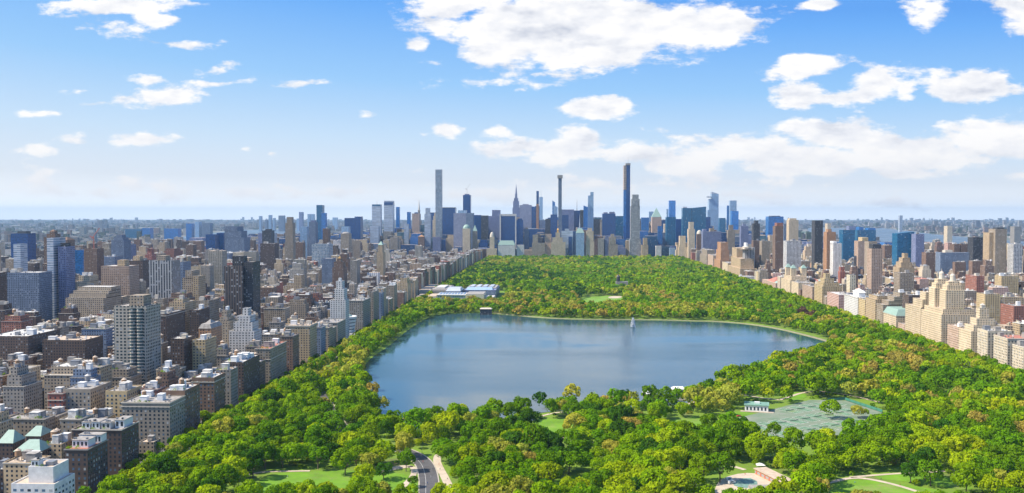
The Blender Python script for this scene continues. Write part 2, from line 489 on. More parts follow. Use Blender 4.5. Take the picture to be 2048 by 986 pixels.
def ribbon(name, line, wdt, z, mat, kind='structure', h=0.0, off=0.0, parent=None):
    L = smooth(line, 2); n = len(L); P0 = []; P1 = []
    for i in range(n):
        a = Vector(L[max(0, i-1)]); b = Vector(L[min(n-1, i+1)]); dd = (b-a).normalized(); nn = Vector((-dd.y, dd.x))
        c = Vector(L[i]) + nn*off
        P0.append(c + nn*wdt/2); P1.append(c - nn*wdt/2)
    mb = MB()
    for i in range(n-1):
        mb.q((*P1[i], z+h), (*P1[i+1], z+h), (*P0[i+1], z+h), (*P0[i], z+h))
        if h:
            mb.q((*P1[i], z), (*P1[i+1], z), (*P1[i+1], z+h), (*P1[i], z+h))
            mb.q((*P0[i+1], z), (*P0[i], z), (*P0[i], z+h), (*P0[i+1], z+h))
    o = mb.build(name, mat, parent)
    if kind: o['kind'] = kind
    return o

# ground of the city and the land beyond it
def groundmat():
    m, t, b = newmat('city ground')
    p = t.n('ShaderNodeTexCoord').outputs['Object']
    far = t.ss(t.sep(p)[1], 4500, 8000)
    n1 = t.noise(p, .02, 6, .7); n2 = t.noise(p, .0012, 6, .65); n3 = t.noise(t.v('MULTIPLY', p, (1, .4, 1)), .009, 5, .75)
    near = t.ramp(n1, [(.35, (.05,.05,.055)), (.65, (.14,.135,.13))])
    fr = t.ramp(n3, [(.36, (.06,.085,.05)), (.46, (.14,.145,.13)), (.56, (.21,.20,.18)), (.68, (.34,.32,.30))])
    fr = t.mix(t.ss(n2, .52, .62), fr, (.05,.10,.035))
    t.set(b.inputs['Base Color'], t.mix(far, near, fr))
    b.inputs['Roughness'].default_value = .95
    return m
mb = MB(); R_ = 38000
mb.q((-R_, -2500, -1), (R_, -2500, -1), (R_, R_, -1), (-R_, R_, -1))
mb.build('ground', groundmat())['kind'] = 'structure'

def grassmat():
    m, t, b = newmat('park grass')
    p = t.n('ShaderNodeTexCoord').outputs['Object']
    n = t.noise(p, .03, 6, .65); n2 = t.noise(p, .4, 3, .6)
    c = t.ramp(n, [(.33, (.13,.14,.05)), (.45, (.13,.22,.015)), (.7, (.16,.28,.012))])
    c = t.mix(t.ss(n2, .6, .8), c, (.17,.15,.08))
    t.set(b.inputs['Base Color'], c); b.inputs['Roughness'].default_value = .95
    return m
def lawnmat(name, col):
    m, t, b = newmat(name)
    p = t.n('ShaderNodeTexCoord').outputs['Object']
    n = t.noise(p, .05, 6, .7); n2 = t.noise(p, .022, 4, .7)
    k = t.ss(n, .3, .7, .7, 1.25, 'LINEAR')
    col = t.mix(t.ss(n2, .5, .72), col, (.20,.24,.06))
    t.set(b.inputs['Base Color'], t.mix(1, col, t.comb(k, k, k), 'MULTIPLY')); b.inputs['Roughness'].default_value = .9
    return m
M['lawn'] = lawnmat('mown lawn', (0.13,0.28,0.006))
M['lawn2'] = lawnmat('rough lawn', (0.12,0.22,0.02))
sheet('park_grass', [(PE, YN), (PW_, YN), (PW_, YS), (PE, YS)], 0.0, grassmat())
def watermat(name, base, scale=.25, bump=.25, rough=.08, dist=.6):
    m, t, b = newmat(name)
    p = t.n('ShaderNodeTexCoord').outputs['Object']
    n = t.noise(p, scale, 3, .6)
    big = t.noise(t.v('MULTIPLY', p, (.35, 1, 1)), .006, 4, .6)
    bp = t.n('ShaderNodeBump'); bp.inputs['Distance'].default_value = dist
    t.set(bp.inputs['Strength'], t.ss(big, .38, .62, bump*.25, bump*2.2, 'LINEAR'))
    t.set(bp.inputs['Height'], n)
    t.set(b.inputs['Normal'], bp.outputs[0])
    t.set(b.inputs['Base Color'], base)
    t.set(b.inputs['Roughness'], t.ss(big, .4, .62, rough, rough*3, 'LINEAR')); b.inputs['IOR'].default_value = 1.33
    return m
M['water'] = watermat('lake water', (.030,.080,.115), scale=.5, bump=.13, rough=.05)
M['river'] = watermat('river water', (.10,.14,.18), scale=.1, rough=.25)
o_ = sheet('lake_water', LAKE, 0.35, M['water']); tag(o_, 'blue lake with paler reflection of clouds across its middle')
sheet('hudson_river', [(1590,-500),(2900,-500),(3100,5000),(3600,9000),(4700,14000),(3600,14000),(2400,9000),(1900,6000),(1600,3500)], -0.4, M['river'])
sheet('east_river', [(-1800,1500),(-2150,1500),(-2200,4500)] + poly([(350,475),(395,470),(440,464),(490,459.5),(560,458.5),(640,461),(660,470),(600,483)], 0) + [(-1900,5000)], -0.4, M['river'])

# lawns, courts, roads, paths
BL = poly([(470,1010),(520,962),(545,948),(600,944),(700,940),(800,945),(835,960),(842,1010)])
sheet('lawn_meadow', smooth(BL, 1, True), 0.12, M['lawn'])
BR = poly([(1690,958),(1760,962),(1850,975),(1960,1000),(2000,1030),(1640,1030),(1660,975)])
sheet('lawn_field', smooth(BR, 1, True), 0.12, M['lawn'])
LW2 = [poly([(1052,852),(1085,838),(1138,838),(1158,872),(1125,896),(1068,890)]), poly([(1440,836),(1470,822),(1500,824),(1510,832),(1450,842)]),
       poly([(1322,852),(1345,838),(1400,832),(1432,862),(1385,884),(1330,876)]), poly([(880,893),(930,886),(960,900),(940,930),(905,935)]), poly([(1730,955),(1800,945),(1910,955),(1960,985),(1850,968)]),
       poly([(1390,940),(1440,925),(1480,930),(1440,948)]), poly([(880,895),(925,880),(930,892),(900,900)]), poly([(1100,960),(1190,945),(1200,985),(1100,1000)]),
       poly([(1560,790),(1600,782),(1620,794),(1580,804)])]
for q_ in LW2: sheet('lawn_glade', smooth(q_, 1, True), 0.1, M['lawn'])
GL = poly([(1150,606),(1166,596),(1200,592),(1234,592.5),(1248,598),(1244,612),(1200,618),(1160,615)])
sheet('great_oval_lawn', smooth(GL, 2, True), 0.12, lawnmat('oval lawn grass', (.15,.30,.02)))
sheet('sand_diamond', smooth(poly([(1214,594.5),(1226,592),(1246,592.5),(1240,596.5),(1222,597)]), 2, True), 0.2, M['path'])
ROAD = [G(*p) for p in [(856,1040),(858,985),(858,955),(850,928),(832,912),(805,900),(765,890),(720,878),(688,860),(668,838),(655,812),(640,790),(650,760),(675,735),(700,710),(740,680)]]
ribbon('park_road', ROAD, 13, 0.16, M['asphalt'])
ribbon('lane_marking', ROAD, .16, .165, M['paint'], off=2.2)
ribbon('road_kerb', ROAD, .9, 0.0, M['kerb'], h=.28, off=7)
ribbon('road_kerb', ROAD, .9, 0.0, M['kerb'], h=.28, off=-7)
PATHS = [([(918,1040),(903,985),(890,955),(880,938),(873,922),(876,910),(890,903),(930,897),(960,890)], 6),
         ([(775,1010),(805,975),(824,955),(829,945),(826,933),(800,932),(765,943)], 4.5),
         ([(826,933),(790,938),(762,946)], 3), ([(440,962),(520,944),(560,943),(620,942)], 3.5),
         ([(1000,872),(1060,868),(1120,874),(1180,888),(1240,880),(1300,868),(1350,862)], 4),
         ([(1020,866),(1045,850),(1080,832),(1130,822),(1200,830)], 3.5),
         ([(1650,968),(1700,955),(1740,958),(1800,972),(1860,992),(1900,1010)], 4), ([(1700,955),(1780,948),(1850,945),(1930,940),(1990,935)], 3.5),
         ([(1400,872),(1440,846),(1452,838),(1470,833)], 4), ([(1360,812),(1440,790),(1480,788),(1520,796),(1560,800)], 4),
         ([(1560,800),(1620,780),(1700,790),(1760,805)], 4), ([(1400,918),(1440,925),(1490,940)], 4), ([(1140,980),(1200,965),(1260,950)], 4),
         ([(975,885),(1000,860),(1005,835)], 4), ([(1280,870),(1340,858),(1420,858)], 4), ([(1590,745),(1640,760),(1700,765)],5)]
PW3 = [([G(*p) for p in q], ww) for q, ww in PATHS]
for q, ww in PW3: ribbon('park_path', q, ww, 0.2, M['path'])
sh_ = [p for p in LAKE]
FARSHORE = [G(*p) for p in [(992,626.5),(1040,631),(1075,634.5),(1110,637),(1180,639.3),(1300,639.3),(1400,642.3),(1440,643.3),(1500,648),(1560,657.5),(1620,672),(1668,685.5),(1695,698)]]
ribbon('lakeside_path', FARSHORE, 4.5, 0.0, M['shore'], h=.9, off=-3)
ribbon('lakeside_verge', FARSHORE, 2.5, 0.0, M['lawn2'], h=.85, off=1)
WESTDR = [(470, 600), (478, 900), (488, 1200), (495, 1800), (470, 2500)]
ribbon('west_drive', WESTDR, 11, 0.16, M['asphalt'])
# avenues and kerbs
for nm, x0, x1 in (('fifth_avenue', XE+4, PE-4), ('park_west_avenue', PW_+4, XW-4)):
    mb = MB(); mb.q((x0,YN,-.8),(x1,YN,-.8),(x1,YS,-.8),(x0,YS,-.8)); mb.build(nm, M['asphalt'])['kind'] = 'structure'
mb = MB()
for x0, x1 in ((XE+.2, XE+4), (PE-4, PE-.5), (PW_+.6, PW_+4), (XW-4, XW-.2)): mb.box(x0, x1, YN, YS, -.95, -.66)
mb.build('pavement', plain('grey flagstone pavement', (.30,.29,.27)))['kind'] = 'structure'
def dashes(x):
    mb = MB()
    for k in range(0, 260):
        y = YN + 12*k; mb.q((x-.15,y,-.79),(x+.15,y,-.79),(x+.15,y+4,-.79),(x-.15,y+4,-.79))
    return mb
for x in (XE+9.6, XE+15.2, XW-9.6, XW-15.2): dashes(x).build('lane_marking', M['paint'])['kind'] = 'structure'

COURT = poly([(1458,850),(1478,836),(1620,800),(1690,801),(1772,828),(1768,848),(1700,868),(1600,884),(1520,888),(1490,872)])
def courtmat():
    m, t, b = newmat('green clay court')
    p = t.n('ShaderNodeTexCoord').outputs['Object']
    n = t.noise(p, .06, 5, .65)
    c = t.ramp(n, [(.35, (.13,.20,.12)), (.6, (.21,.24,.18)), (.75, (.28,.28,.23))])
    t.set(b.inputs['Base Color'], c); b.inputs['Roughness'].default_value = .95
    return m
sheet('tennis_court_surface', COURT, .24, courtmat(), kind='structure')

# ------------------------------------------------------------------ trees
def crown_arr(seed, nl, nq, size, flat=1.0, open_=0.0):
    r = np.random.RandomState(seed)
    L = [(0, 0, 1.15, .68)]
    for k in range(nl):
        a = r.uniform(0, 2*math.pi); e = r.uniform(-.35, 1.25)
        rad = r.uniform(.22, .46)
        d_ = .74
        L.append((d_*math.cos(e)*math.cos(a)*r.uniform(.8,1.1), d_*math.cos(e)*math.sin(a)*r.uniform(.8,1.1), 1.15 + .62*flat*math.sin(e), rad))
    L = np.array(L)
    P_, N_ = [], []
    cnt = 0
    while cnt < nq:
        i = 0 if r.rand() < .10 else r.randint(1, len(L))
        v = r.normal(size=3); v /= np.linalg.norm(v)
        if v[2] < -.3 and r.rand() < .7: continue
        p = L[i, :3] + v*L[i, 3]*r.uniform(.78, 1.08)
        dd = np.linalg.norm(L[:, :3] - p, axis=1)/L[:, 3]
        if (dd < .72).any(): continue
        nn = v + r.normal(size=3)*(.30 + open_)
        nn /= np.linalg.norm(nn)
        P_.append(p); N_.append(nn); cnt += 1
    P_ = np.array(P_); N_ = np.array(N_)
    ref = np.where(np.abs(N_[:, 2:3]) < .9, np.array([[0, 0, 1.]]), np.array([[1., 0, 0]]))
    U = np.cross(N_, ref); U /= np.linalg.norm(U, axis=1, keepdims=True)
    W = np.cross(N_, U)
    ang = r.uniform(0, 6.28, (nq, 1)); U2 = U*np.cos(ang)+W*np.sin(ang); W2 = -U*np.sin(ang)+W*np.cos(ang)
    s = size*r.uniform(.6, 1.3, (nq, 1)); s2 = s*r.uniform(.55, 1.0, (nq, 1))
    Q = np.stack([P_-U2*s-W2*s2*.4, P_+U2*s*.5-W2*s2, P_+U2*s+W2*s2*.5, P_-U2*s*.4+W2*s2], axis=1)
    return Q                                     # (nq, 4, 3)
def quads_mesh(name, Q, mat):
    n = Q.shape[0]
    me = bpy.data.meshes.new(name)
    me.vertices.add(n*4); me.vertices.foreach_set('co', Q.reshape(-1).astype(np.float32))
    me.loops.add(n*4); me.loops.foreach_set('vertex_index', np.arange(n*4, dtype=np.int32))
    me.polygons.add(n); me.polygons.foreach_set('loop_start', np.arange(0, n*4, 4, dtype=np.int32))
    me.polygons.foreach_set('loop_total', np.full(n, 4, dtype=np.int32))
    me.update(calc_edges=True)
    me.materials.append(mat)
    return me
NPROTO = 7
NEARQ = [crown_arr(100+i, 10+2*i, 1400, .078, flat=[1,.75,1.15,.9,1.3,.7,1.0][i], open_=.09*(i % 3)) for i in range(NPROTO)]
MIDQ = [crown_arr(200+i, 11+i, 420, .12) for i in range(6)]
FARQ = [crown_arr(300+i, 8, 130, .20) for i in range(6)]
VFARQ = [crown_arr(400+i, 6, 55, .30) for i in range(6)]
def trunkmesh(seed):
    r = random.Random(seed); mb = MB()
    mb.bar((0,0,-.05), (.02,.01,.55), (.055,.04), 7)
    for k in range(5):
        a = k*1.257 + r.uniform(-.3,.3)
        e = (.42*math.cos(a), .42*math.sin(a), r.uniform(1.0,1.4))
        mb.bar((.02,.01,.5), e, (.032,.012), 5)
    return mb.mesh('trunk', M['bark'])
TRM = [trunkmesh(i) for i in range(3)]
CRM = {}
def crownmesh(i, colour):
    if (i, colour) not in CRM:
        m_ = quads_mesh('crown', NEARQ[i], M['leaf_'+colour]); CRM[(i, colour)] = m_
    return CRM[(i, colour)]
def tree(x, y, z, R, k, colour, ti, rz):
    r = empty('broadleaf_tree', (x, y, z), rz); r.scale = (R, R, R*k)
    c = bpy.data.objects.new('crown', crownmesh(ti, colour)); COL.objects.link(c); c.parent = r
    t = bpy.data.objects.new('trunk', TRM[ti % 3]); COL.objects.link(t); t.parent = r
    return r

# clearings: (polygon, extra margin)
CLEAR = [(BL, 1), (BR, 1), (COURT, 5), (poly([(1500,880),(1520,912),(1620,908),(1720,880),(1790,850),(1760,830)]), 0), (GL, 4)] + [(q_, 0) for q_ in LW2]
PLAY = poly([(1425,975),(1445,952),(1500,938),(1530,940),(1580,975),(1575,1010),(1430,1010)])
CLEAR.append((PLAY, 3)); CLEAR.append((poly([(838,1000),(828,945),(812,905),(842,897),(870,905),(880,925),(905,990),(905,1010)]), 0))
CLUB = poly([(1480,832),(1560,832),(1560,806),(1480,812)]); CLEAR.append((CLUB, 3))
MET = [(-325, 2000), (-120, 2000), (-120, 2370), (-325, 2370)]; CLEAR.append((MET, 2))
MANUAL = [ # px, py of the base, crown radius m, colour, height ratio
 (1660,838,9.5,'fresh',1), (1548,880,7,'green',1), (1585,884,6.5,'green',.9), (767,960,7,'dark',.85), (690,950,9.5,'fresh',.95), (728,975,8.5,'lime',.9),
 (636,938,9,'green',1), (808,912,9,'olive',1), (752,893,4,'fresh',1.2), (738,945,8,'olive',1), (915,1010,9,'lime',.8), (825,975,4,'green',1.1), (1140,995,6,'fresh',1), (1185,985,7,'green',1),
 (900,878,12,'lime',1.05), (985,862,9,'olive',1), (1145,812,9.5,'olive',1.15), (1080,818,8,'dark',1), (1100,836,7.5,'green',1.2), (1250,815,8,'dark',1.1), (1330,800,7,'green',1), (1180,814,6,'green',1),
 (945,860,8,'green',.95), (850,858,8,'green',1.1), (862,866,8.5,'fresh',1), (815,872,8.5,'green',1.1), (785,858,8,'green',1), (765,825,7,'olive',1.1), (745,800,9,'russet',1), (722,778,8,'lime',1.05), (690,770,10,'olive',1), (655,775,11,'olive',1),
 (1440,775,8,'green',1.1), (1470,765,9,'fresh',1.1), (1512,760,9,'green',1.2), (1420,790,7,'dark',1.2), (1560,742,8,'green',1.1), (1600,735,7,'russet',1), (1640,728,9,'green',1.2), (1590,760,9,'green',1.1),
 (1150,875,11,'olive',.85), (1200,870,10,'olive',.8), (1210,842,11,'fresh',.9), (1310,848,10,'fresh',.95), (1740,800,13,'olive',.8), (1700,795,10,'olive',.8), (1660,790,9,'green',1), (1830,745,12,'russet',.9), (1800,735,9,'russet',1), (1610,770,10,'green',1.1),
 (1800,905,10,'green',1.1), (1850,960,9.5,'dark',1.2), (1790,905,9,'green',1), (1440,965,10,'green',1.1), (1030,880,9,'dark',1.1), (505,905,11,'fresh',.9), (590,880,11,'fresh',1), (470,940,12,'fresh',.9), (430,960,12,'fresh',.9), (380,975,11,'green',.9),
 (300,1000,11,'fresh',.9), (350,930,9,'olive',.9), (420,860,7,'lime',1), (450,850,7,'lime',1), (405,850,7,'fresh',1), (880,1005,7,'lime',.9), (650,890,8,'lime',.8), (600,920,7,'lime',1), (530,915,9,'dark',1.1), (1590,955,9,'green',1), (1640,985,9,'green',1.1),
 (1730,835,4,'fresh',1), (1715,836,7,'olive',.8), (1470,866,7,'green',.9), (1960,760,8,'green',1), (2010,775,8,'fresh',1), (1890,725,7,'green',1)]
ANCH = [(455,870,'fresh'),(600,870,'green'),(520,820,'green'),(620,720,'green'),(560,770,'green'),(660,750,'olive'),(700,700,'green'),(640,740,'olive'),(760,690,'fresh'),(790,655,'green'),(720,690,'green'),
 (825,640,'fresh'),(870,610,'olive'),(905,612,'russet'),(940,612,'russet'),(1000,612,'russet'),(1030,608,'olive'),(1060,620,'russet'),(1130,618,'olive'),(1100,605,'russet'),(1180,625,'russet'),(1250,628,'olive'),(1300,615,'green'),(1350,625,'olive'),
 (1400,610,'green'),(1450,600,'green'),(1500,620,'green'),(1550,640,'green'),(1600,650,'olive'),(1650,655,'russet'),(1690,675,'green'),(1540,620,'green'),(1600,620,'fresh'),(1460,625,'olive'),
 (940,560,'dark'),(980,555,'dark'),(920,545,'dark'),(1000,565,'dark'),(1060,565,'dark'),(1090,580,'green'),(1150,545,'fresh'),(1100,530,'olive'),(1200,530,'green'),(1250,520,'olive'),(1300,540,'olive'),(1350,545,'green'),(1400,560,'fresh'),(1320,570,'fresh'),
 (1050,520,'green'),(1000,530,'olive'),(960,525,'lime'),(1180,560,'green'),(1230,580,'green'),(1120,590,'dark'),(1290,595,'olive'),(1150,515,'green'),(1300,515,'green'),(1420,590,'fresh'),(1350,590,'fresh'),(1400,545,'green'),(1450,570,'green'),
 (1300,600,'russet'),(1330,605,'russet'),(1270,600,'olive'),(1560,600,'fresh'),(1600,610,'fresh'),(1540,580,'green'),(1640,640,'plum'),(1655,640,'green'),(1750,690,'green'),(1720,700,'russet'),(1700,680,'green'),(1780,740,'russet'),(1760,710,'olive'),
 (1830,720,'russet'),(1870,700,'green'),(1900,740,'fresh'),(1950,730,'green'),(1980,760,'fresh'),(2040,800,'green'),(1900,800,'green'),(1930,820,'russet'),(1960,830,'lime'),(1850,850,'fresh'),(1780,830,'green'),(1700,890,'green'),(1600,880,'fresh'),
 (1650,930,'fresh'),(1730,880,'green'),(1560,890,'lime'),(1520,900,'fresh'),(1480,870,'lime'),(1440,880,'green'),(1400,890,'green'),(1350,900,'fresh'),(1320,920,'green'),(1260,900,'green'),(1250,930,'fresh'),(1200,900,'green'),(1150,905,'green'),(1100,910,'dark'),
 (1050,920,'green'),(1030,950,'green'),(980,900,'green'),(960,930,'olive'),(940,940,'green'),(1300,970,'lime'),(1280,990,'lime'),(1360,980,'lime'),(1400,990,'fresh'),(1240,880,'dark'),(1380,860,'green'),(1450,850,'green'),(1420,830,'olive'),(1350,830,'green'),
 (1290,850,'russet'),(1370,845,'russet'),(1960,900,'green'),(2000,870,'russet'),(2020,940,'green'),(1900,910,'lime'),(1920,890,'dark'),(1880,870,'green'),(2030,860,'green'),(700,860,'green'),(640,850,'green'),(580,830,'fresh'),(540,860,'green'),(500,880,'green')]
ANW = [(G(a, b), c) for a, b, c in ANCH]
def blocked(x, y, R, shore=5.0):
    if x < PE + 3 or x > PW_ - 3 or y > YS - 5: return True
    if y > 560 and y < 1900:
        if inpoly(x, y, LAKE): return True
        if y < 1900 and dline(x, y, LAKE, True) < (shore if x > -60 else 3.5): return True
        if x > -60 and dline(x, y, FARSHORE) < 13: return True
    for pg, mg in CLEAR:
        if inpoly(x, y, pg) or (mg and dline(x, y, pg, True) < mg + R*.3): return True
    if dline(x, y, ROAD) < (9.5 if y < 830 else 6.0): return True
    if y < 1000:
        for q, ww in PW3:
            if dline(x, y, q) < ww/2 + 2.0: return True
    if dline(x, y, WESTDR) < 7: return True
    return False
TREES = []
for px, py, R, c, k in MANUAL:
    x, y = G(px, py); TREES.append([x, y, R, k, c])
def clash(x, y, R, lst):
    return any((x-t[0])**2 + (y-t[1])**2 < ((R+t[2])*.54)**2 for t in lst)
yy_ = 570.0
while yy_ < YS:                            # the dense outer rows along the park walls
    for xx_ in (PE+5, PW_-5):
        if -60 < PIX(xx_, yy_, 8)[0] < 2110:
            TREES.append([xx_+rs.uniform(-1.5,1.5), yy_, rs.uniform(7, 8.8), rs.uniform(1.0, 1.2), ['fresh','green','green','lime','fresh','olive'][rs.randint(6)]])
    yy_ += 12
grid = {}
def gkey(x, y): return (int(x//25), int(y//25))
for t_ in TREES: grid.setdefault(gkey(t_[0], t_[1]), []).append(t_)
COLW = ['fresh']*34 + ['green']*34 + ['dark']*9 + ['lime']*12 + ['olive']*10 + ['russet']*2
rt = random.Random(5)
y = 560.0
while y < YS:
    sp = 9.0 if y < 2000 else (12.5 if y < 3000 else 17)
    x = PE
    while x < PW_:
        xx, yy = x + rt.uniform(-.5,.5)*sp, y + rt.uniform(-.5,.5)*sp
        x += sp
        p_ = PIX(xx, yy, 8)
        if p_[0] < -40 or p_[0] > 2100 or p_[1] > 1040: continue
        R = (rt.uniform(6.2, 11.2) if yy < 1100 else rt.uniform(5.6, 9.8)) if yy < 2000 else rt.uniform(7, 11)
        if yy < 1150 and rt.random() < (.16 + .55*max(0, math.sin(xx/31+1)*math.sin(yy/37))): continue
        if rt.random() < .06: R *= .6
        if blocked(xx, yy, R): continue
        gk = gkey(xx, yy); near_ = []
        for a in (-1, 0, 1):
            for b in (-1, 0, 1): near_ += grid.get((gk[0]+a, gk[1]+b), [])
        if clash(xx, yy, R, near_): continue
        c = rt.choice(COLW)
        if rt.random() < .6:
            dm, cc = min(((xx-q[0][0])**2 + ((yy-q[0][1])*.5)**2, q[1]) for q in ANW)
            if dm < ((22 + yy*.012)*(2.1 if cc == 'dark' and yy > 1900 else 1))**2*2 and not (cc == 'russet' and rt.random() < .4): c = cc
        t_ = [xx, yy, R, rt.uniform(.85, 1.2)*(.95 if R > 8 else 1.08), c]
        TREES.append(t_); grid.setdefault(gk, []).append(t_)
    y += sp*.9
TREES.sort(key=lambda t: t[1])
indiv = TREES[:300]; rest = TREES[300:]
print('TREES', len(TREES), 'indiv to y', indiv[-1][1])
LMK = [('the tennis courts', 1600, 835), ('the white clubhouse', 1518, 815), ('the walled playground', 1500, 965), ('the asphalt road bend', 850, 930),
       ('the meadow lawn', 640, 965), ('the lower right lawn', 1800, 975), ('the white stepped block', 120, 950), ('the lake shore', 1100, 830),
       ('the fork of the tan path', 890, 912), ('the small round glade', 1100, 855), ('the penthouse-topped dark block', 270, 900), ('the rightmost cream block', 2040, 740), ('the open glade', 1370, 845)]
buckets = {}
for t_ in indiv:
    pp = PIX(t_[0], t_[1], 8)
    dd, nm, lx, ly = min((math.hypot((pp[0]-a), (pp[1]-b)*1.6), n, a, b) for n, a, b in LMK)
    dx, dyy = pp[0]-lx, (pp[1]-ly)*1.6
    rel = ('right of' if dx > 0 else 'left of') if abs(dx) > abs(dyy) else ('in front of' if dyy > 0 else 'behind')
    sz = 'small' if t_[2] < 6 else ('big' if t_[2] > 8.6 else '')
    buckets.setdefault((sz, t_[4], rel, nm), []).append((dd, t_))
ORD = ['nearest', 'second', 'third', 'fourth', 'fifth', 'sixth', 'seventh', 'eighth', 'ninth', 'tenth', 'eleventh', 'twelfth', 'thirteenth', 'fourteenth', 'fifteenth'] + ['far']*60
for (sz, c, rel, nm), lst in buckets.items():
    lst.sort(key=lambda q: q[0])
    for i, (dd, t_) in enumerate(lst):
        o = tree(t_[0], t_[1], 0, t_[2], t_[3], t_[4], rt.randrange(NPROTO), rt.uniform(0, 6.28))
        lab = f"{sz} {LW[c]} tree {rel} {nm}".strip()
        if len(lst) > 1: lab += f", {ORD[i]} from it"
        tag(o, lab, 'tree', 'broadleaf trees of the near park')
# the rest of the wood: one mass of leaf clumps
acc, cols = [], []
def addtree(x, y, z, R, k, c, arrs):
    Q = arrs[rt.randrange(len(arrs))]
    a = rt.uniform(0, 6.28); ca, sa = math.cos(a), math.sin(a)
    q = Q.copy()
    X_ = (Q[..., 0]*ca - Q[..., 1]*sa)*R + x; Y_ = (Q[..., 0]*sa + Q[..., 1]*ca)*R + y
    q[..., 0] = X_; q[..., 1] = Y_; q[..., 2] = Q[..., 2]*R*k + z
    acc.append(q.astype(np.float32))
    b = rt.uniform(.8, 1.22)
    lc = LEAF[c]
    cc = np.array([lc[0]*b*rt.uniform(.9,1.12), lc[1]*b, lc[2]*b, 1], np.float32)
    cols.append(np.tile(cc, (q.shape[0]*4, 1)))
for x, y, R, k, c in rest:
    addtree(x, y, 0, R, k, c, NEARQ if y < 900 else (MIDQ if y < 1500 else (FARQ if y < 2300 else VFARQ)))
# undergrowth and shrubs between the trees
for _ in range(2600):
    yy = 600 + 1300*rt.random()**1.5; xx = rt.uniform(PE, PW_)
    pp = PIX(xx, yy, 0)
    if not (-20 < pp[0] < 2080 and pp[1] < 1010) or blocked(xx, yy, 2, 1.5): continue
    addtree(xx, yy, -1.2, rt.uniform(1.5, 3.4), rt.uniform(.6, 1), rt.choice(COLW), MIDQ if yy < 900 else FARQ)
STREET_TREES = []

# ------------------------------------------------------------------ buildings
HF, HV = [], []                  # footprints taken; faces to keep in view
SN = []                          # short names of landmarks: px, py, words
def ringbox(mb, x0, x1, y0, y1, z0, z1, p=.45, ph=.9):
    mb.q((x0,y0,z0),(x1,y0,z0),(x1,y0,z1),(x0,y0,z1)); mb.q((x1,y0,z0),(x1,y1,z0),(x1,y1,z1),(x1,y0,z1))
    mb.q((x1,y1,z0),(x0,y1,z0),(x0,y1,z1),(x1,y1,z1)); mb.q((x0,y1,z0),(x0,y0,z0),(x0,y0,z1),(x0,y1,z1))
    a0, a1, b0, b1 = x0+p, x1-p, y0+p, y1-p
    for A, B, C_, D in (((x0,y0),(x1,y0),(a1,b0),(a0,b0)), ((x1,y0),(x1,y1),(a1,b1),(a1,b0)), ((x1,y1),(x0,y1),(a0,b1),(a1,b1)), ((x0,y1),(x0,y0),(a0,b0),(a0,b1))):
        mb.q((*A,z1),(*B,z1),(*C_,z1),(*D,z1))
        mb.q((*D,z1),(*C_,z1),(*C_,z1-ph),(*D,z1-ph))
def water_tank(parent, x, y, z, s=1.0, col='wood'):
    mb = MB()
    for a in (-1, 1):
        for b in (-1, 1): mb.bar((x+a*1.5*s, y+b*1.5*s, z), (x+a*1.3*s, y+b*1.3*s, z+3.2*s), .2*s, 4)
    mb.box(x-2*s, x+2*s, y-2*s, y+2*s, z+3.1*s, z+3.4*s, True)
    lg = mb.build('tank_stand', M['dark'])
    t = MB().tube(x, y, z+3.4*s, z+7.2*s, 2.1*s, 2.0*s, 12).build('water_tank', M[col], parent)
    lg.parent = t
    MB().tube(x, y, z+7.2*s, z+8.8*s, 2.35*s, 0, 12).build('tank_roof', M['rooft'] if col == 'wood' else M['roofw'], t)
def gardens(parent, spots, z):
    qs = []
    for x, y, r in spots:
        Q = MIDQ[rt.randrange(6)][::4].copy()
        Q *= r; Q[..., 0] += x; Q[..., 1] += y; Q[..., 2] += z - .5*r
        qs.append(Q)
    me = quads_mesh('roof_garden', np.concatenate(qs), M['leaf_fresh'])
    o = bpy.data.objects.new('roof_garden', me); COL.objects.link(o); o.parent = parent
WINM = {}
